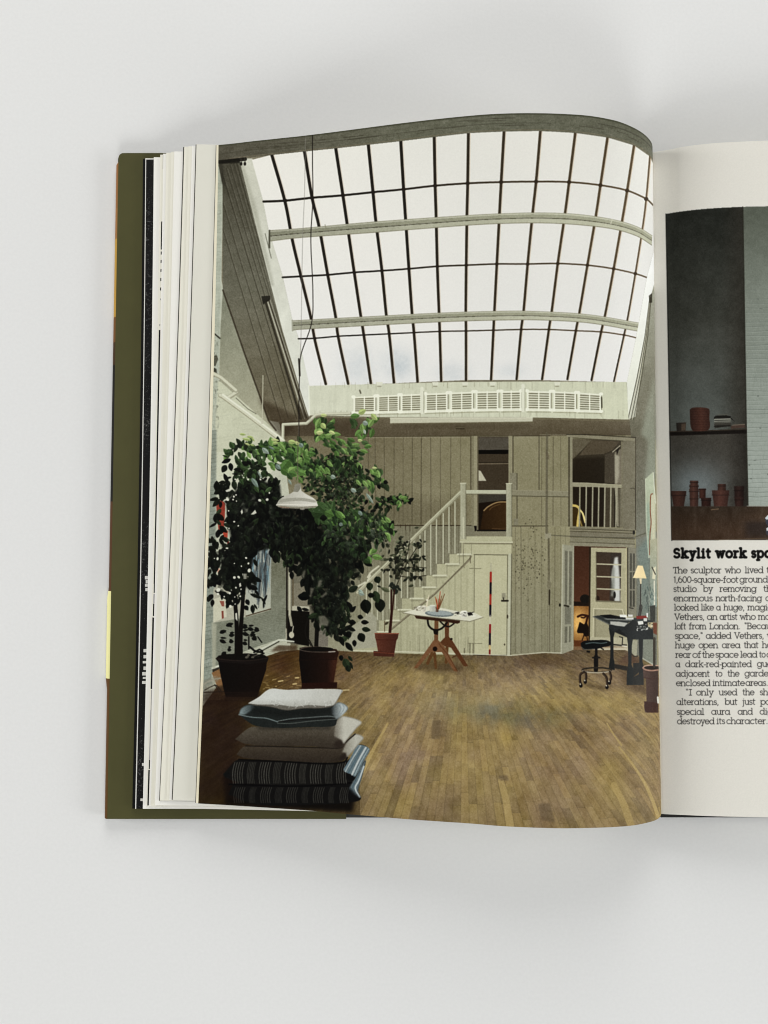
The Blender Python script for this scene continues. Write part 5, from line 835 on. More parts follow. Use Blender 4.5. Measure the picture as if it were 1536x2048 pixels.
# ---------------------------------------------------------------- the slab-serif lettering, drawn as pen strokes (x-height = 1)
def _arc(cx, cy, rx, ry, a0, a1, n=18):
    t = np.radians(np.linspace(a0, a1, n)); return [(cx+rx*math.cos(a), cy+ry*math.sin(a)) for a in t]
_O = _arc(.52, .5, .5, .5, 0, 360, 28)
GLYPH = {
 'a': (1.22, [_O, [(1.02, 1), (1.02, 0), (1.2, 0)]]), 'b': (1.16, [[(-.05, 1.5), (.1, 1.5), (.1, 0)], _arc(.6, .5, .5, .5, 0, 360, 28)]),
 'c': (1.0, [_arc(.52, .5, .5, .5, 48, 312)]), 'd': (1.24, [_O, [(.86, 1.5), (1.02, 1.5), (1.02, 0), (1.2, 0)]]),
 'e': (1.08, [[(.03, .52), (1.02, .52)], _arc(.52, .5, .5, .5, 2, 318)]), 'f': (.72, [[(.02, 0), (.46, 0)], [(.24, 0), (.24, 1.2)]+_arc(.52, 1.2, .28, .3, 180, 80, 8), [(.0, 1), (.6, 1)]]),
 'g': (1.22, [_O, [(1.2, 1), (1.02, 1), (1.02, -.05)]+_arc(.54, -.05, .48, .42, 0, -150, 12)]), 'h': (1.12, [[(-.05, 1.5), (.12, 1.5), (.12, 0)], [(-.06, 0), (.3, 0)], [(.12, .55)]+_arc(.52, .55, .4, .45, 180, 0, 14)+[(.92, 0)], [(.74, 0), (1.1, 0)]]),
 'i': (.5, [[(.04, 1), (.22, 1), (.22, 0)], [(.02, 0), (.42, 0)], [(.21, 1.36), (.23, 1.36)]]), 'j': (.46, [[(.02, 1), (.24, 1), (.24, -.2)]+_arc(-.02, -.2, .26, .28, 0, -90, 7), [(.23, 1.36), (.25, 1.36)]]),
 'k': (1.08, [[(-.05, 1.5), (.12, 1.5), (.12, 0)], [(-.06, 0), (.3, 0)], [(.12, .4), (.8, 1)], [(.62, 1), (.98, 1)], [(.4, .64), (.88, 0)], [(.68, 0), (1.08, 0)]]), 'l': (.48, [[(.02, 1.5), (.2, 1.5), (.2, 0)], [(.0, 0), (.42, 0)]]),
 'm': (1.66, [[(-.05, 1), (.12, 1), (.12, 0)], [(-.05, 0), (.28, 0)], [(.12, .6)]+_arc(.45, .6, .33, .4, 180, 0, 12)+[(.78, 0)], [(.64, 0), (.94, 0)], [(.78, .6)]+_arc(1.11, .6, .33, .4, 180, 0, 12)+[(1.44, 0)], [(1.3, 0), (1.62, 0)]]),
 'n': (1.12, [[(-.05, 1), (.12, 1), (.12, 0)], [(-.06, 0), (.3, 0)], [(.12, .55)]+_arc(.52, .55, .4, .45, 180, 0, 14)+[(.92, 0)], [(.74, 0), (1.1, 0)]]), 'o': (1.06, [_O]),
 'p': (1.16, [[(-.05, 1), (.1, 1), (.1, -.45)], [(-.1, -.45), (.32, -.45)], _arc(.6, .5, .5, .5, 0, 360, 28)]), 'q': (1.2, [_O, [(1.18, 1), (1.02, 1), (1.02, -.45)], [(.8, -.45), (1.22, -.45)]]),
 'r': (.74, [[(-.03, 1), (.16, 1), (.16, 0)], [(-.03, 0), (.38, 0)], [(.16, .5)]+_arc(.56, .5, .4, .48, 180, 85, 8)+[(.66, .96)]]), 's': (.78, [_arc(.37, .755, .3, .24, 35, 270, 14)+_arc(.37, .27, .32, .26, 90, -145, 14)]),
 't': (.66, [[(.22, 1.34), (.22, .2)]+_arc(.42, .2, .2, .2, 180, 290, 8), [(.0, 1), (.56, 1)]]), 'u': (1.14, [[(-.03, 1), (.14, 1), (.14, .42)]+_arc(.53, .42, .39, .42, 180, 360, 14)+[(.92, 1)], [(.74, 1), (.92, 1), (.92, 0), (1.1, 0)]]),
 'v': (1.0, [[(.12, 1), (.5, 0), (.88, 1)], [(-.04, 1), (.3, 1)], [(.7, 1), (1.04, 1)]]), 'w': (1.46, [[(.12, 1), (.42, 0), (.73, .96), (1.04, 0), (1.34, 1)], [(-.04, 1), (.3, 1)], [(1.16, 1), (1.5, 1)]]),
 'x': (1.0, [[(.1, 1), (.9, 0)], [(.9, 1), (.1, 0)]]), 'y': (1.0, [[(.12, 1), (.5, 0)], [(.88, 1), (.32, -.45)], [(-.04, 1), (.3, 1)], [(.7, 1), (1.04, 1)], [(.14, -.45), (.46, -.45)]]), 'z': (.9, [[(.08, 1), (.8, 1), (.08, 0), (.84, 0)]]),
 'T': (1.1, [[(.0, 1.2), (.0, 1.42), (1.1, 1.42), (1.1, 1.2)], [(.55, 1.42), (.55, 0)], [(.34, 0), (.76, 0)]]), 'V': (1.36, [[(.12, 1.42), (.68, 0), (1.24, 1.42)], [(-.08, 1.42), (.36, 1.42)], [(1.0, 1.42), (1.44, 1.42)]]),
 'L': (1.06, [[(.0, 1.42), (.4, 1.42)], [(.2, 1.42), (.2, 0)], [(.0, 0), (.96, 0), (.96, .3)]]), 'B': (1.16, [[(.02, 1.42), (.6, 1.42)]+_arc(.6, 1.08, .38, .34, 90, -90, 12)+[(.2, .74)], [(.6, .74)]+_arc(.62, .37, .42, .37, 90, -90, 12)+[(.02, 0)], [(.2, 1.42), (.2, 0)]]),
 'I': (.56, [[(.02, 1.42), (.46, 1.42)], [(.24, 1.42), (.24, 0)], [(.02, 0), (.46, 0)]]), 'S': (1.12, [_arc(.54, 1.05, .42, .35, 25, 270, 16)+_arc(.54, .36, .46, .35, 90, -150, 16)]),
 '1': (.5, [[(.02, 1.25), (.24, 1.42), (.24, 0)]]), '6': (1.0, [_arc(.5, .46, .44, .46, 0, 360, 24), [(.07, .5)]+_arc(.62, .6, .55, .84, 180, 105, 10)]), '0': (1.04, [_arc(.52, .71, .46, .72, 0, 360, 28)]),
 ',': (.4, [[(.2, .06), (.22, 0), (.1, -.24)]]), '.': (.4, [[(.18, .05), (.2, .05)]]), '-': (.56, [[(.06, .5), (.48, .5)]]), '"': (.56, [[(.12, 1.5), (.16, 1.22)], [(.36, 1.5), (.4, 1.22)]]), ' ': (.5, []),
}
def set_word(P, word, x, y, xh, x1=None, pen=1.3, col=(44, 42, 38), slope=0.0, track=.02, alpha=1):
    adv = [GLYPH[c][0]+track+pen/xh*.35 for c in word]
    sx = xh if x1 is None else (x1-x)/sum(adv)
    for c, a in zip(word, adv):
        for st in GLYPH[c][1]:
            q = np.array(st, float); px = x+(q[:, 0]+.05)*sx; P.line(np.stack([px, y+slope*(px-1345)-q[:, 1]*xh], -1), pen, col, alpha)
        x += a*sx
    return x

TEXT = [(285, [('The', 217, 313), ('sculptor', 333, 537), ('who', 560, 665), ('lived', 692, 815), ('this', 835, 0)]), (347, [('1,600-square-foot', 222, 650), ('ground-', 657, 0)]),
 (408, [('studio', 219, 373), ('by', 417, 480), ('removing', 525, 770), ('the', 815, 0)]), (470, [('enormous', 221, 480), ('north-facing', 500, 805), ('of', 828, 0)]), (531, [('looked', 224, 388), ('like', 402, 487), ('a', 503, 533), ('huge,', 552, 690), ('magic', 710, 0)]),
 (593, [('Vethers,', 226, 425), ('an', 441, 511), ('artist', 525, 643), ('who', 658, 763), ('moved', 780, 0)]), (655, [('loft', 228, 303), ('from', 322, 437), ('London.', 457, 663), ('"Because', 688, 0)]), (718, [('space,"', 229, 415), ('added', 434, 603), ('Vethers,', 622, 818), ('who', 838, 0)]),
 (780, [('huge', 231, 361), ('open', 386, 515), ('area', 540, 662), ('that', 686, 782), ('had', 806, 0)]), (843, [('rear', 233, 337), ('of', 345, 405), ('the', 410, 490), ('space', 497, 650), ('lead', 662, 775), ('to', 787, 828), ('a', 835, 0)]), (905, [('a', 234, 264), ('dark-red-painted', 298, 738), ('guest', 772, 0)]),
 (968, [('adjacent', 235, 460), ('to', 497, 542), ('the', 578, 656), ('garden,', 690, 0)]), (1030, [('enclosed', 237, 465), ('intimate', 478, 692), ('areas.', 697, 845)]), (1092, [('"I', 298, 345), ('only', 370, 485), ('used', 520, 642), ('the', 677, 755), ('shell', 790, 0)]),
 (1155, [('alterations,', 240, 520), ('but', 560, 643), ('just', 676, 762), ('paint', 795, 0)]), (1220, [('special', 242, 423), ('aura', 470, 595), ('and', 645, 745), ('dignity', 790, 0)]), (1282, [('destroyed', 244, 492), ('its', 505, 562), ('character."', 570, 862)])]
CROPS.update(r=(1320, 780, 5.852))

def paint_right():
    """right page: photograph of a brick pier and shelf, heading and a column of text on bare paper"""
    r = np.random.default_rng(3)
    P = Picture(1290, 265, 1580, 1655, PAPER); h, w = P.h, P.w
    n1 = fbm(h, w, 40, 4, 51); n2 = fbm(h, w, 9, 3, 52); nh = fbm(h, w, 9, 4, 53, 3.0)
    sub = lambda X, Y, N: N[np.clip((Y-P.y0).astype(int), 0, h-1), np.clip((X-P.x0).astype(int), 0, w-1)]
    def tx(col, a=6, b=4, N=None):
        def f(X, Y):
            c = col(X, Y) if callable(col) else np.broadcast_to(np.asarray(col, np.float32), X.shape+(3,))
            return c+(sub(X, Y, n1 if N is None else N)*a+sub(X, Y, n2)*b)[..., None]
        return f
    edge = catmull(Z('R', 125, 405, 200, 393, 300, 382, 400, 375, 495, 371, 617, 368, 720, 366), 40)
    # dark plaster of the alcove, lighter and bluer low down
    P.poly(np.vstack([edge, Z('R', 720, 1975, 153, 1978)]), tx((44, 44, 38)))
    def alc(X, Y):
        c = lerpc((34, 36, 30), (60, 61, 53), (Y-440)/230); c = lerpc(c, (86, 92, 86), np.clip((Y-640)/200, 0, 1)*np.clip(1.15-abs(X-1392)/110, 0, 1))
        c = lerpc(c, (46, 42, 34), np.clip((X-1440)/48, 0, 1)*.75)
        return c
    P.poly(np.vstack([edge[:24], Z('R', 495, 372, 512, 1440, 145, 1455)]), tx(alc, 7, 5))
    for k in range(26):
        x, y = r.uniform(1345, 1450), r.uniform(660, 840); P.line([(x, y), (x+r.uniform(-12, 12), y+r.uniform(-8, 8))], 1, (60, 62, 56), .35)
    def low(X, Y):
        g = np.exp(-((X-1388)/62)**2-((Y-975)/52)**2)
        c = lerpc((62, 58, 50), (104, 114, 114), g); return lerpc(c, (40, 36, 30), np.clip((X-1452)/40, 0, 1))
    P.poly(Z('r', 110, 525, 1012, 505, 1030, 1365, 130, 1365), tx(low, 6, 5))
    P.line(Z('R', 125, 405, 153, 1978), 2.4, (20, 20, 17), .8)
    # whitewashed brick pier
    P.poly(np.vstack([Z('R', 495, 371, 617, 368, 720, 366), Z('R', 720, 1818, 520, 1816, 512, 1440, 503, 900)]), tx(lambda X, Y: lerpc(lerpc((84, 90, 76), (122, 130, 116), (Y-430)/180), (150, 160, 148), (Y-620)/330), 5, 5))
    for k, y in enumerate(np.arange(560, 1012, 9.2)):
        a = np.clip((y-520)/200, .1, .8); x0 = 1490+(y-560)*.012
        c = catmull([(x0, y+r.uniform(-1, 1)), (x0+20, y+r.uniform(-1, 1)), (x0+45, y+r.uniform(-1, 1)), (1582, y+r.uniform(-1, 1))], 20)
        P.line(c+[0, 1.2], 1.3, (96, 104, 94), a*r.uniform(.3, .9)); P.line(c+[0, 2.6], 1.1, (184, 192, 180), a*.4)
        for q in range(2):
            x = r.uniform(x0, 1580); P.line([(x, y), (x+.5, y+9)], 1, (112, 120, 110), a*.5); 
        if r.random() < .35: x = r.uniform(x0+4, 1560); P.ell(x, y+2, r.uniform(1, 4), r.uniform(.7, 1.6), (64, 70, 62), .8*a, r.uniform(-.3, .3))
    P.line(Z('R', 495, 372, 503, 900, 512, 1440, 520, 1816), 3, (38, 36, 28), .9)
    # floor
    P.poly(Z('r', 130, 1362, 1030, 1362, 1700, 1360, 1700, 1750, 135, 1758), tx(lambda X, Y: lerpc((50, 38, 27), (66, 47, 32), (Y-1012)/50)*(1+.25*np.clip((X-1470)/60, 0, 1)*(Y < 1045))[..., None], 9, 4, nh))
    P.poly(Z('r', 1000, 1540, 1700, 1520, 1700, 1720, 1000, 1720), (40, 34, 32), .6, 5); P.line(Z('r', 1020, 1358, 1264, 1360, 1700, 1356), 1.6, (150, 150, 136), .8); P.line(Z('r', 600, 1402, 685, 1392), 1.8, (128, 100, 70), .8); P.line(Z('r', 640, 1755, 1700, 1722), 1.6, (112, 94, 70), .5)
    P.poly(Z('r', 1228, 1500, 1300, 1430, 1420, 1460, 1420, 1700, 1250, 1700, 1238, 1650, 1262, 1600, 1240, 1560), (54, 60, 72), .9); P.poly(Z('r', 1228, 1500, 1264, 1460, 1290, 1500, 1250, 1520), (196, 204, 208)); P.poly(Z('r', 1242, 1620, 1280, 1600, 1290, 1640, 1250, 1650), (206, 210, 214))
    # shelf and what stands on it
    P.poly(Z('r', 110, 485, 1015, 455, 1015, 508, 110, 535), (22, 17, 13)); P.line(Z('r', 112, 488, 600, 476, 1015, 458), 1.8, (64, 52, 40), .8)
    P.poly(Z('r', 190, 385, 305, 378, 300, 480, 195, 484), hgrad(1352, (34, 30, 26), 1372, (60, 48, 38))); P.poly(Z('r', 250, 400, 300, 395, 292, 470, 250, 476), (96, 76, 58), .6)
    P.poly(catmull(Z('r', 348, 230, 380, 208, 470, 203, 560, 215, 580, 240, 578, 330, 585, 425, 560, 470, 470, 484, 390, 480, 360, 430, 352, 330, 348, 230), 50), lambda X, Y: lerpc((44, 25, 19), (76, 42, 31), 1-abs(X-1402)/24)*(1+.12*np.sin(Y*1.9))[..., None])
    P.poly(Z('r', 640, 330, 820, 325, 828, 420, 640, 450), (46, 44, 38));
    for y, c in ((318, (20, 18, 15)), (345, (150, 150, 134)), (368, (128, 128, 114)), (385, (84, 82, 72)), (404, (60, 56, 48)), (425, (26, 22, 18))): P.line(Z('r', 638, y, 822, y-6), 2.2, c)
    P.poly(Z('r', 625, 345, 650, 300, 780, 295, 840, 330, 880, 375, 820, 330, 650, 330), (24, 22, 18)); P.line(Z('r', 680, 290, 790, 288), 2, (84, 82, 70), .8); P.poly(Z('r', 830, 420, 990, 405, 1005, 440, 830, 455), (70, 52, 42)); P.line(Z('r', 850, 412, 990, 402), 1.6, (128, 108, 88), .8)
    # flowerpots along the wall
    def pot(x0, x1, y0, y1, q=.75, rim=.28, c=(76, 45, 35)):
        m = (x0+x1)/2; e = (x1-x0)/2*q; yr = y0+(y1-y0)*rim; f = lambda X, Y: lerpc(np.array(c)*.5, c, 1.05-abs(X-Z('r', m-8, 0)[0, 0])/(abs(x1-x0)/5.852/2+.1)*.8)
        P.poly(Z('r', m-(x1-x0)*.46, yr, m+(x1-x0)*.46, yr, m+e, y1, m-e, y1), f); P.poly(Z('r', x0, y0, x1, y0, x1-(x1-x0)*.02, yr, x0+(x1-x0)*.02, yr), f); P.line(Z('r', x0, yr, x1, yr), 1.4, np.array(c)*.4, .8)
    pot(130, 308, 1182, 1362, .68); pot(455, 538, 1152, 1270, .9, .12, (70, 38, 29)); pot(480, 600, 1262, 1362, .9, .3, (52, 28, 22)); 
    for y0, y1, x0, x1 in ((1062, 1120, 350, 448), (1108, 1170, 342, 452), (1160, 1240, 340, 455), (1228, 1362, 345, 452)): pot(x0, x1, y0, y1, .9, .35, (82, 49, 39))
    pot(675, 772, 1100, 1182, 1.02, .3, (72, 43, 34)); pot(608, 812, 1174, 1362, .76, .3, (82, 47, 37)); pot(868, 985, 1125, 1260, .95, .4, (46, 28, 23)); pot(870, 985, 1255, 1362, .8, .3, (54, 32, 26))
    # lettering
    K = (16, 15, 14)
    for wd, x0, x1 in (('Skylit', 217, 475), ('work', 497, 712)): set_word(P, wd, 1280+x0/3.3047+1.4, 1115.0-(x0-217)*.0012, 12.1, 1280+x1/3.3047+.6, 4.8, K, track=.22)
    set_word(P, 'space', 1280+734/3.3047+1.2, 1114.4, 12.1, 1574, 4.8, K, track=.22)
    for y, words in TEXT:
        yy = 1060+y/3.3047
        for wd, x0, x1 in words:
            a = 1280+x0/3.3047+.5
            set_word(P, wd, a, yy-(x0-217)*.0010, 8.15, 1280+x1/3.3047+.4 if x1 else None, 1.32, (40, 38, 35))
    lum = (P.a*np.array([.3, .59, .11], np.float32)).sum(-1, keepdims=True); k = np.where(lum < 185, .78, 1.0); P.a = (lum+(P.a-lum)*k).astype(np.float32)
    g = r.normal(0, 1, (h, w)).astype(np.float32); g = (g+np.roll(g, 1, 0)+np.roll(g, 1, 1)+np.roll(g, (1, 1), (0, 1)))/2
    P.a += (g*np.interp(P.a.mean(-1), [0, 40, 120, 200, 255], [1, 2.5, 3, 1.2, 1]))[..., None]
    P.a = np.clip(P.a, 4, 246)
    return P
# ---------------------------------------------------------------- turning the printed pictures into page textures
def s2l(c):
    c = np.asarray(c, np.float64)/255.0
    return np.where(c <= .04045, c/12.92, ((c+.055)/1.055)**2.4)
def l2s(c):
    c = np.clip(c, 0, 1)
    return np.where(c <= .0031308, c*12.92, 1.055*c**(1/2.4)-.055)
def unwrap(pic, point, nu, nv, name):
    """resample a picture to the sheet's own (u, v) coordinates and keep it as the sheet's ink"""
    u, v = np.meshgrid((np.arange(nu)+.5)/nu, (np.arange(nv)+.5)/nv)
    q = to_px(point(u, v))
    x = np.clip(q[..., 0]-pic.x0-.5, 0, pic.w-1.001); y = np.clip(q[..., 1]-pic.y0-.5, 0, pic.h-1.001)
    i, j = x.astype(int), y.astype(int); fx, fy = (x-i)[..., None], (y-j)[..., None]
    A = pic.a
    c = (A[j, i]*(1-fx)+A[j, i+1]*fx)*(1-fy)+(A[j+1, i]*(1-fx)+A[j+1, i+1]*fx)*fy
    c = l2s(s2l(c)/E_PAGE)
    img = bpy.data.images.new(name, nu, nv, alpha=False)
    buf = np.ones((nv, nu, 4), np.float32); buf[..., :3] = c[::-1]
    img.pixels.foreach_set(buf.ravel()); img.update(); img.pack()
    return img

# ---------------------------------------------------------------- materials
def mat(name, col, rough=.6, spec=.2, noise=0.0, scale=40.0, bump=0.0, stretch=(1, 1, 1)):
    m = bpy.data.materials.new(name); m.use_nodes = True; nt = m.node_tree; b = nt.nodes["Principled BSDF"]
    c = s2l(col); b.inputs['Base Color'].default_value = (*c, 1); b.inputs['Roughness'].default_value = rough; b.inputs['Specular IOR Level'].default_value = spec
    if noise or bump:
        tc = nt.nodes.new('ShaderNodeTexCoord'); mp = nt.nodes.new('ShaderNodeMapping'); mp.inputs['Scale'].default_value = stretch
        n = nt.nodes.new('ShaderNodeTexNoise'); n.inputs['Scale'].default_value = scale; n.inputs['Detail'].default_value = 5; n.inputs['Roughness'].default_value = .6
        nt.links.new(tc.outputs['Object'], mp.inputs[0]); nt.links.new(mp.outputs[0], n.inputs['Vector'])
        if noise:
            r = nt.nodes.new('ShaderNodeValToRGB'); r.color_ramp.elements[0].position = .3; r.color_ramp.elements[1].position = .7
            r.color_ramp.elements[0].color = (*(c*(1-noise)), 1); r.color_ramp.elements[1].color = (*np.clip(c*(1+noise), 0, 1), 1)
            nt.links.new(n.outputs['Fac'], r.inputs[0]); nt.links.new(r.outputs[0], b.inputs['Base Color'])
        if bump:
            bp = nt.nodes.new('ShaderNodeBump'); bp.inputs['Strength'].default_value = bump; bp.inputs['Distance'].default_value = .0004
            nt.links.new(n.outputs['Fac'], bp.inputs['Height']); nt.links.new(bp.outputs[0], b.inputs['Normal'])
    return m
def ink_mat(name, img):
    m = bpy.data.materials.new(name); m.use_nodes = True; nt = m.node_tree; b = nt.nodes["Principled BSDF"]
    t = nt.nodes.new('ShaderNodeTexImage'); t.image = img; t.extension = 'EXTEND'; t.interpolation = 'Cubic'
    nt.links.new(t.outputs['Color'], b.inputs['Base Color']); b.inputs['Roughness'].default_value = .5; b.inputs['Specular IOR Level'].default_value = .05
    return m
def bands_mat(name, stops, axis='Y', rough=.6, spec=.08, noise=.12):
    """printed bands along the book: constant colours between measured heights (metres)"""
    m = bpy.data.materials.new(name); m.use_nodes = True; nt = m.node_tree; b = nt.nodes["Principled BSDF"]
    tc = nt.nodes.new('ShaderNodeTexCoord'); sp = nt.nodes.new('ShaderNodeSeparateXYZ'); mr = nt.nodes.new('ShaderNodeMapRange')
    lo, hi = -.13, .19
    mr.inputs['From Min'].default_value = lo; mr.inputs['From Max'].default_value = hi
    r = nt.nodes.new('ShaderNodeValToRGB'); r.color_ramp.interpolation = 'CONSTANT'; e = r.color_ramp.elements
    pos = [min(max((y-lo)/(hi-lo), 0), 1) for y, c in stops]
    e[0].position = pos[0]; e[0].color = (*s2l(stops[0][1]), 1); e.remove(e[1])
    for p, (y, c) in zip(pos[1:], stops[1:]):
        q = e.new(p); q.color = (*s2l(c), 1)
    nt.links.new(tc.outputs['Object'], sp.inputs[0]); nt.links.new(sp.outputs[axis], mr.inputs['Value']); nt.links.new(mr.outputs[0], r.inputs[0])
    n = nt.nodes.new('ShaderNodeTexNoise'); n.inputs['Scale'].default_value = 120
    mx = nt.nodes.new('ShaderNodeMix'); mx.data_type = 'RGBA'; mx.blend_type = 'MULTIPLY'; mx.inputs['Factor'].default_value = noise
    nt.links.new(tc.outputs['Object'], n.inputs['Vector']); nt.links.new(r.outputs[0], mx.inputs[6]); nt.links.new(n.outputs['Fac'], mx.inputs[7]); nt.links.new(mx.outputs[2], b.inputs['Base Color'])
    b.inputs['Roughness'].default_value = rough; b.inputs['Specular IOR Level'].default_value = spec
    return m

# ---------------------------------------------------------------- mesh helpers
def link(name, me, material, parent=None):
    o = bpy.data.objects.new(name, me); S.collection.objects.link(o)
    me.materials.append(material)
    if parent: o.parent = parent
    return o
def grid_mesh(name, G, uv=None, keep=None, flip=False, nrm=True):
    """G: rows x cols x 3 points; keep: mask of the faces wanted"""
    R, Cn = G.shape[:2]; N = None
    du = np.gradient(G, axis=1); dv = np.gradient(G, axis=0); N = np.cross(du, dv); N /= np.maximum(np.linalg.norm(N, axis=-1, keepdims=True), 1e-12)
    if np.mean(N[..., 2]) < 0: N = -N
    idx = np.arange(R*Cn).reshape(R, Cn)
    F = np.stack([idx[:-1, :-1], idx[1:, :-1], idx[1:, 1:], idx[:-1, 1:]], -1).reshape(-1, 4)
    c = np.cross(G[1, 0]-G[0, 0], G[0, 1]-G[0, 0])
    mid = G.reshape(-1, 3)[F[len(F)//2]]; fn = np.cross(mid[1]-mid[0], mid[3]-mid[0])
    if (fn[2] < 0) != flip: F = F[:, ::-1]
    if keep is not None: F = F[keep.reshape(-1)]
    used = np.unique(F); mp = -np.ones(R*Cn, int); mp[used] = np.arange(len(used))
    V = G.reshape(-1, 3)[used]; F = mp[F]
    me = bpy.data.meshes.new(name); me.from_pydata(V.tolist(), [], F.tolist()); me.update()
    me.polygons.foreach_set('use_smooth', np.ones(len(F), bool))
    if uv is not None:
        U = uv.reshape(-1, 2)[used]; l = me.uv_layers.new(name='UVMap')
        li = np.empty(len(me.loops), int); me.loops.foreach_get('vertex_index', li); l.data.foreach_set('uv', U[li].astype(np.float32).ravel())
    if nrm: me.normals_split_custom_set_from_vertices((N.reshape(-1, 3)[used]*(-1 if flip else 1)).tolist())
    return me
def prism_mesh(name, outline, z0, z1, bevel=0.0):
    n = len(outline); V = [(x, y, z0) for x, y in outline]+[(x, y, z1) for x, y in outline]
    F = [list(range(n))[::-1], [n+i for i in range(n)]]+[[i, (i+1) % n, n+(i+1) % n, n+i] for i in range(n)]
    me = bpy.data.meshes.new(name); me.from_pydata(V, [], F); me.update()
    return me
def slab_mesh(name, top, thick, zmin=None):
    """a sheet with thickness: top grid, its underside and the rim"""
    R, Cn = top.shape[:2]; bot = top.copy(); bot[..., 2] = bot[..., 2]-thick if zmin is None else np.minimum(zmin, bot[..., 2]-1e-4)
    V = np.vstack([top.reshape(-1, 3), bot.reshape(-1, 3)]); idx = np.arange(R*Cn).reshape(R, Cn); F = []
    a = np.stack([idx[:-1, :-1], idx[1:, :-1], idx[1:, 1:], idx[:-1, 1:]], -1).reshape(-1, 4)
    F += a.tolist()+(a[:, ::-1]+R*Cn).tolist()
    ring = list(idx[0, :])+list(idx[1:, -1])+list(idx[-1, -2::-1])+list(idx[-2:0:-1, 0]); n = R*Cn
    F += [[ring[k], ring[(k+1) % len(ring)], ring[(k+1) % len(ring)]+n, ring[k]+n] for k in range(len(ring))]
    me = bpy.data.meshes.new(name); me.from_pydata(V.tolist(), [], F); me.update()
    import bmesh
    b = bmesh.new(); b.from_mesh(me); bmesh.ops.recalc_face_normals(b, faces=b.faces); b.to_mesh(me); b.free()
    return me

# ---------------------------------------------------------------- the setting: a white table top
t = bpy.data.meshes.new('table_surface'); t.from_pydata([(-1.6, -1.6, 0), (1.6, -1.6, 0), (1.6, 1.6, 0), (-1.6, 1.6, 0)], [], [(0, 1, 2, 3)]); t.update()
table = link('table_surface', t, mat('white_table', (225, 225, 223), .55, .15, .018, 700, .10)); table['kind'] = 'structure'

# ---------------------------------------------------------------- the book
book = bpy.data.objects.new('open_book', None); S.collection.objects.link(book)
book['label'] = 'thick hardback lying open at a full-page photograph of a skylit studio with potted plants'; book['category'] = 'book'

ZC = 0.0040
cl0 = on_z(np.array(205.), np.array(1638.), ZC); cl1 = on_z(np.array(229.), np.array(306.), ZC)
XL0, YB, XL1, YT = cl0[0], cl0[1], cl1[0], cl1[1]
XS = 0.1000                                       # inner end of the left board
def rounded(x0a, x0b, x1, y0, y1, rr, n=8):
    """board outline: sharp foot, softened head corner on the fore edge"""
    p = [(x1, y0), (x1, y1)]
    p += [(x0b+rr-rr*math.sin(a), y1-rr+rr*math.cos(a)) for a in np.linspace(0, math.pi/2, n)]
    p += [(x0a, y0)]
    return p
board = link('cover_board', prism_mesh('cover_board', rounded(XL0+.0014, XL1+.0014, XS, YB+.0004, YT-.0004, .0022), .0004, .0034), mat('black_endpaper', (58, 58, 54), .6, .2, .06, 300), book)
# dust jacket: the flap lies on the board and the printed outside shows where it rolls round the fore edge
XF = on_z(np.array(692.5), np.array(1638.), ZC)[0]
flap = link('jacket_flap', prism_mesh('jacket_flap', rounded(XL0+.0020, XL1+.0018, XF, YB, YT, .0022), .0036, ZC), mat('olive_paper', (74, 72, 40), .5, .25, .05, 90, .05), book)
def roll():
    ys = np.linspace(YB, YT, 60); th = np.linspace(0, 1, 9); G = np.zeros((60, 9, 3))
    for i, y in enumerate(ys):
        f = (y-YB)/(YT-YB); xo = XL0+(XL1-XL0)*f
        d = max(0, y-(YT-.0030))/.0030; inset = .0026*(1-math.sqrt(max(0, 1-d*d)))
        tab = .0008 if -.0576 < y < -.0201 else 0
        for k, s in enumerate(th):
            a = s*math.pi/2
            G[i, k] = (xo+inset-tab*(1-s)+.0023*(1-math.cos(a))*.98, y, .0006+.0034*math.sin(a))
    return G
yy = lambda py: float(on_z(np.array(215.), np.array(float(py)), .0025)[1])
strip = bands_mat('printed_jacket', [(-.13, (92, 62, 30)), (yy(1362), (230, 225, 160)), (yy(1182), (82, 52, 28)), (yy(1004), (16, 14, 12)), (yy(735), (64, 44, 24)), (yy(690), (112, 74, 38)), (yy(640), (180, 140, 62)), (yy(482), (150, 106, 62)), (yy(420), (142, 98, 58))])
edge_o = link('jacket_edge', grid_mesh('jacket_edge', roll()), strip, flap)

# leaves: every visible step of the fore edge is a leaf running in under the open page
zp_top = lambda x: np.interp(x, PT[:int(NU*.86), 0], PT[:int(NU*.86), 2]); zp_bot = lambda x: np.interp(x, PB[:int(NU*.86), 0], PB[:int(NU*.86), 2])
def leaf_grid(tl, bl, z, k, xe=.098, n=50, bow=.0006):
    a = on_z(np.array(float(tl[0])), np.array(float(tl[1])), z); b = on_z(np.array(float(bl[0])), np.array(float(bl[1])), z)
    s = np.linspace(0, 1, n)**1.3; rows = []
    for v in np.linspace(0, 1, 31):
        x0 = a[0]*(1-v)+b[0]*v+bow*4*v*(1-v); y0 = a[1]*(1-v)+b[1]*v
        x = x0+(xe-x0)*s; base = PT[0]*(1-v)+PB[0]*v
        zp = zp_top(np.maximum(x, PT[0, 0]))*(1-v)+zp_bot(np.maximum(x, PB[0, 0]))*v-base[2]
        zz = z+k*np.where(x > base[0], zp, 0)
        y1 = Y_TOP*(1-v)+Y_BOT*v; y = y0+(y1-y0)*np.clip((x-x0)/(xe-x0), 0, 1)
        rows.append(np.stack([x, y, zz], -1))
    return np.array(rows)
cream = mat('page_paper', (232, 229, 214), .6, .15, .012, 60); white = mat('white_paper', (238, 236, 228), .6, .15, .01, 60); cool = mat('coated_paper', (224, 222, 209), .5, .2, .01, 60)
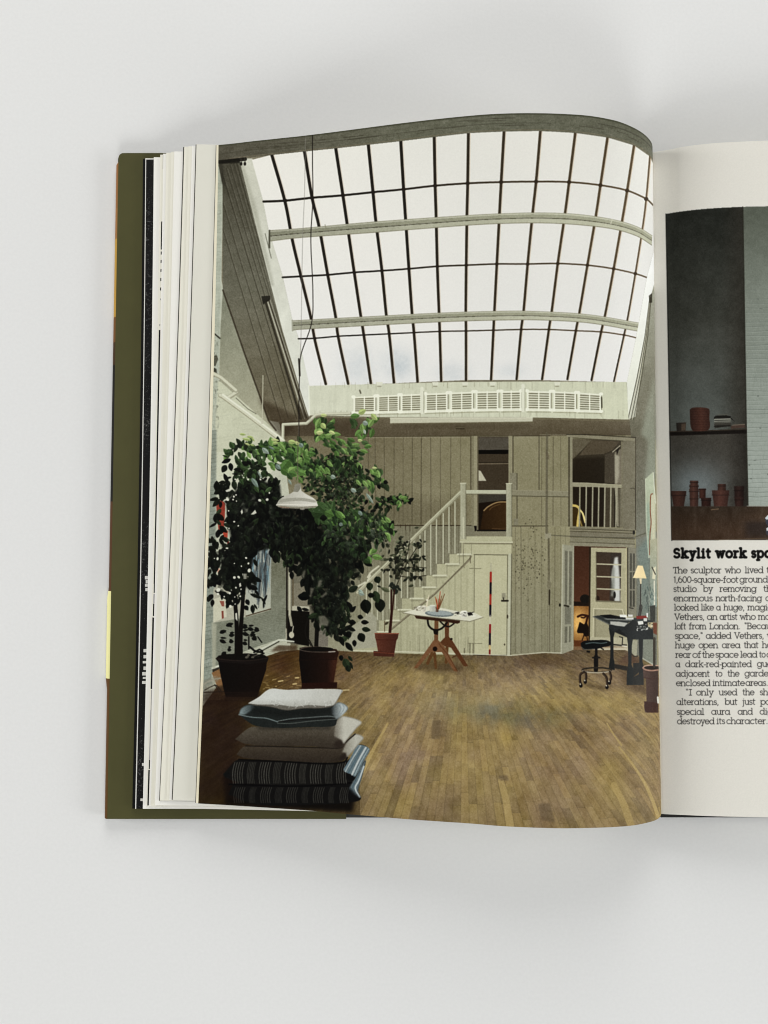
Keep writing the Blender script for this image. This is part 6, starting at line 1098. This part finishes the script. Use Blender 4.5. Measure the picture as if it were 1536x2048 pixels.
grey = mat('dark_gap_strip', (70, 66, 60), .6, .15, .05, 200); black = mat('black_print', (14, 14, 13), .45, .2, .3, 500); tan = mat('cream_paper', (240, 233, 208), .6, .15, .01, 60); pale = mat('pale_print', (205, 203, 194), .6, .15, .02, 90)  # grey colours the dark strips between leaves, a painted gap shadow among them
speck = bpy.data.materials.new('speckled_print'); speck.use_nodes = True
def build_speck():
    nt = speck.node_tree; b = nt.nodes["Principled BSDF"]; tc = nt.nodes.new('ShaderNodeTexCoord')
    n = nt.nodes.new('ShaderNodeTexNoise'); n.inputs['Scale'].default_value = 1600; n.inputs['Detail'].default_value = 3
    n2 = nt.nodes.new('ShaderNodeTexNoise'); n2.inputs['Scale'].default_value = 28
    r = nt.nodes.new('ShaderNodeValToRGB'); r.color_ramp.elements[0].position = .62; r.color_ramp.elements[1].position = .98
    r.color_ramp.elements[0].color = (.006, .006, .006, 1); r.color_ramp.elements[1].color = (.22, .22, .21, 1)
    mm = nt.nodes.new('ShaderNodeMath'); mm.operation = 'MULTIPLY_ADD'; mm.inputs[1].default_value = .55; mm.inputs[2].default_value = .0
    ad = nt.nodes.new('ShaderNodeMath'); ad.operation = 'ADD'
    nt.links.new(tc.outputs['Object'], n.inputs['Vector']); nt.links.new(tc.outputs['Object'], n2.inputs['Vector']); nt.links.new(n2.outputs['Fac'], mm.inputs[0])
    sb = nt.nodes.new('ShaderNodeMath'); sb.operation = 'SUBTRACT'; sb.inputs[1].default_value = .27; nt.links.new(mm.outputs[0], sb.inputs[0])
    nt.links.new(n.outputs['Fac'], ad.inputs[0]); nt.links.new(sb.outputs[0], ad.inputs[1]); nt.links.new(ad.outputs[0], r.inputs[0]); nt.links.new(r.outputs[0], b.inputs['Base Color'])
    b.inputs['Roughness'].default_value = .45; b.inputs['Specular IOR Level'].default_value = .2
build_speck()
LEAVES = [('page', (286, 317.5), (264.5, 1617.2), .0054, .10, black, 'black printed page at the bottom of the fanned leaves'),
          ('page', (290.8, 316.6), (270.3, 1617.6), .0057, .14, white, 'white page edge between two black pages'),
          ('page', (292.4, 319.0), (272.3, 1617.6), .0060, .18, speck, 'black speckled page'),
          ('page', (307.6, 314.5), (285.6, 1617.6), .0065, .46, white, None),
          ('page', (320.6, 309.3), (293.0, 1611.4), .0070, .52, cream, 'page with black printed marks along its edge'),
          ('page', (326.5, 307.4), (297.6, 1611.5), .00725, .55, white, None),
          ('page', (332.6, 305.5), (301.5, 1611.6), .0075, .58, cream, None),
          ('page', (342.6, 303.4), (306.5, 1611.0), .0079, .63, cream, None),
          ('page', (348.5, 302.8), (309.6, 1610.6), .0081, .66, white, None),
          ('page', (366.4, 294.0), (318.2, 1601.5), .0083, .70, grey, 'dark strip painted as the shadow gap beside a page'),  # extra dark leaf, its colour stands in for the shadow in the gap
          ('page', (368.6, 293.3), (319.6, 1601.2), .0086, .74, cream, None),
          ('page', (377.3, 292.4), (332.8, 1601.0), .0089, .78, cream, None),
          ('page', (384.0, 291.6), (338.6, 1600.6), .00905, .80, white, None),
          ('page', (391.2, 289.0), (343.4, 1599.6), .0092, .82, grey, 'dark strip painted as the shadow gap beside a page'),  # narrow leaf coloured dark grey, shows as a line beside the next
          ('page', (393.0, 288.4), (345.4, 1599.9), .0095, .86, cool, 'wide pale page beside the open photograph'),
          ('page', (431.6, 290.2), (390.6, 1605.6), .0098, .90, grey, 'dark strip painted as the shadow gap beside a page'),  # dark grey sliver showing left of the cream leaf
          ('page', (432.8, 290.0), (391.8, 1606.0), .0100, .93, tan, 'cream page edge just under the photograph')]
leaves = []
for nm, tl, bl, z, k, m, lab in LEAVES:
    o = link(nm, grid_mesh(nm, leaf_grid(tl, bl, z, k)), m, book)
    if lab: o['label'] = lab
    leaves.append(o)
# body of closed leaves below the fan
def block_left():
    G = leaf_grid((312, 322), (290, 1612), .0050, .40, .100); return G
link('page_block', slab_mesh('page_block', block_left(), 0, .0041), cream, book)

# marks printed to the very edge of one lower page, and tone on the black page
def mark(par, pts_x, y0, y1, x0off, x1off, m, zoff=.00006):
    tl, bl, z = par
    f = lambda y: (y-tl[1])/(bl[1]-tl[1]); xe = lambda y: tl[0]+(bl[0]-tl[0])*f(y)+2.4*4*f(y)*(1-f(y))
    ys = np.linspace(y0, y1, 12); G = np.stack([np.stack([on_z(np.array(xe(y)+x), np.array(y), z+zoff) for x in (x0off, x1off)]) for y in ys])
    return G
pb = (LEAVES[4][1], LEAVES[4][2], LEAVES[4][3])
blk = mat('printed_ink', (10, 10, 12), .5, .15); lil = mat('grey_ink', (150, 146, 150), .5, .15, .1, 300)
for (y0, y1, a, b, m) in ((310, 338, 5.4, 9.6, blk), (338, 347, 7, 9.4, lil), (443, 499, 3.6, 7.2, blk), (503, 509, 3.8, 7.0, blk), (520, 526, 3.8, 7.0, blk), (538, 544, 3.8, 7.0, blk), (556, 562, 3.8, 7.0, blk), (575, 581, 3.8, 6.8, blk), (597, 600, 4, 5.4, lil), (648, 652, 3.6, 5, lil), (660, 905, 2.6, 6.2, blk), (905, 1168, 2.8, 6.2, blk), (1168, 1186, 3.2, 5.4, blk), (1188, 1206, 3, 5.6, lil), (1207, 1232, 2.6, 5.2, blk), (1235, 1378, 1.8, 5.2, blk), (1380, 1420, 3, 4.2, lil), (1420, 1520, 2.6, 4.2, lil), (1520, 1538, 2.4, 4.6, blk), (1540, 1611, 1.6, 4.8, blk)):
    link('printed_mark', grid_mesh('printed_mark', mark(pb, None, y0, y1, a, b, m)), m, leaves[4])
ps = (LEAVES[2][1], LEAVES[2][2], LEAVES[2][3]); wht = mat('white_ink', (214, 212, 204), .5, .15)
r9 = np.random.default_rng(4)
for y in (1152, 1160, 1168, 1176, 1298, 1310, 1322, 1333, 1344, 1354, 1362, 1526, 1597):
    hgt = r9.uniform(3, 7); link('printed_mark', grid_mesh('printed_mark', mark(ps, None, y, y+hgt, 15.2-r9.uniform(5, 9), 14.2, wht)), wht, leaves[2])

# the open left page, printed edge to edge
PAPER_L = page_point
uu, vv = np.meshgrid(np.linspace(0, 1, 321), np.linspace(0, 1, 141))
GL = page_point(uu, vv)
img_l = unwrap(paint_left(), page_point, 1280, 1680, 'studio_print')
under = GL.copy(); under[..., 2] -= .00012
left_page = link('printed_page', grid_mesh('printed_page', under, flip=True), tan, book); left_page['label'] = 'left page filled by a photograph of a skylit studio with tall plants'
link('photograph', grid_mesh('photograph', GL, np.stack([uu, 1-vv], -1)), ink_mat('studio_photograph', img_l), left_page)['label'] = 'colour photograph of a skylit studio with two tall potted plants'

# the right page: bare paper, a photograph, heading and text
rt_px = catmull([(1306, 304.5), (1318, 302.6), (1340, 299), (1360, 294.6), (1390, 290.3), (1420, 287), (1450, 284.8), (1480, 283.3), (1510, 282.2), (1540, 281.4)], 120)
rb_px = catmull([(1321, 1627.8), (1340, 1628.8), (1360, 1629.6), (1390, 1631), (1420, 1632.2), (1460, 1633.3), (1500, 1634.1), (1540, 1634.7)], 120)
rt3 = on_y(rt_px[:, 0], rt_px[:, 1], Y_TOP); rb3 = on_y(rb_px[:, 0], rb_px[:, 1], Y_BOT)
def extend(E, Y, pts):
    q = catmull(np.vstack([E[-40], E[-1], [(x, Y, z) for x, z in pts]]), 120)
    k = int(np.argmin(np.linalg.norm(q-E[-1], axis=1))); return np.vstack([[(.1150, Y, .0102)], E, q[k+1:]])
RT = resample(extend(rt3, Y_TOP, ((.200, .0222), (.250, .0215), (.300, .0170), (.322, .0140))), 241)
RB = resample(extend(rb3, Y_BOT, ((.200, .0184), (.250, .0185), (.300, .0155), (.322, .0132))), 241)
def right_point(u, v):
    k = np.clip(u, 0, 1)*240; f = lambda C: np.stack([np.interp(k, np.arange(241), C[:, i]) for i in range(3)], -1)
    v = np.asarray(v)[..., None]; return f(RT)*(1-v)+f(RB)*v
pr = paint_right()
pr.a[:, -4:] = PAPER
UMAX = .34
img_r = unwrap(pr, lambda u, v: right_point(u*UMAX, v), 720, 2400, 'right_page_print')
u1, v1 = np.meshgrid(np.r_[np.linspace(0, UMAX, 121), np.linspace(UMAX, 1, 60)[1:]], np.linspace(0, 1, 241))
GR = right_point(u1, v1); uvr = np.stack([np.minimum(u1/UMAX, 1), 1-v1], -1)
cen = (GR[:-1, :-1]+GR[1:, 1:])/2; cq = to_px(cen); X, Y = cq[..., 0], cq[..., 1]
lx = 1331+(Y-428)*.0195
in_photo = (X > lx-1) & (X < 1577) & (Y > 408+np.maximum(0, (1450-X))*.12) & (Y < 1082)
in_head = (X > 1340) & (X < 1577) & (Y > 1090) & (Y < 1126)
in_text = (X > 1340) & (X < 1577) & (Y > 1128) & (Y < 1452)
rm = ink_mat('right_page_ink', img_r)
right_page = link('printed_page', grid_mesh('printed_page', GR, uvr, ~(in_photo | in_head | in_text)), rm, book); right_page['label'] = 'right page with a heading and a column of text below a photograph'
for nm, k in (('photograph', in_photo), ('heading', in_head), ('text_block', in_text)): 
    o = link(nm, grid_mesh(nm, GR, uvr, k), rm, right_page)
    if nm == 'photograph': o['label'] = 'dark photograph of a whitewashed brick pier beside a shelf of flowerpots'
GB = right_point(*np.meshgrid(np.linspace(.02, .995, 60), np.linspace(.004, .996, 40))); GB[..., 2] -= .0010
link('page_block', slab_mesh('page_block', GB, 0, .0041), cream, book)
bR = [(.1180, YB+.0006), (.331, YB+.0006), (.331, YT), (.1180, YT)]
link('cover_board', prism_mesh('cover_board', bR, .0004, .0038), mat('dark_board', (34, 33, 31), .6, .2, .1, 200), book)
# spine of the case, down in the gutter
def spine():
    x = np.linspace(XS+.0003, .1177, 9); y = np.array([YB+.0022, YT-.0010])
    return np.array([[(a, b, .0012+.0012*math.cos((a-.1088)/.009*math.pi/2)) for a in x] for b in y])
link('spine', slab_mesh('spine', spine(), .0010), mat('spine_cloth', (22, 20, 19), .7, .2, .2, 300), book)
S.cycles.use_adaptive_sampling = True
S.cycles.max_bounces = 6
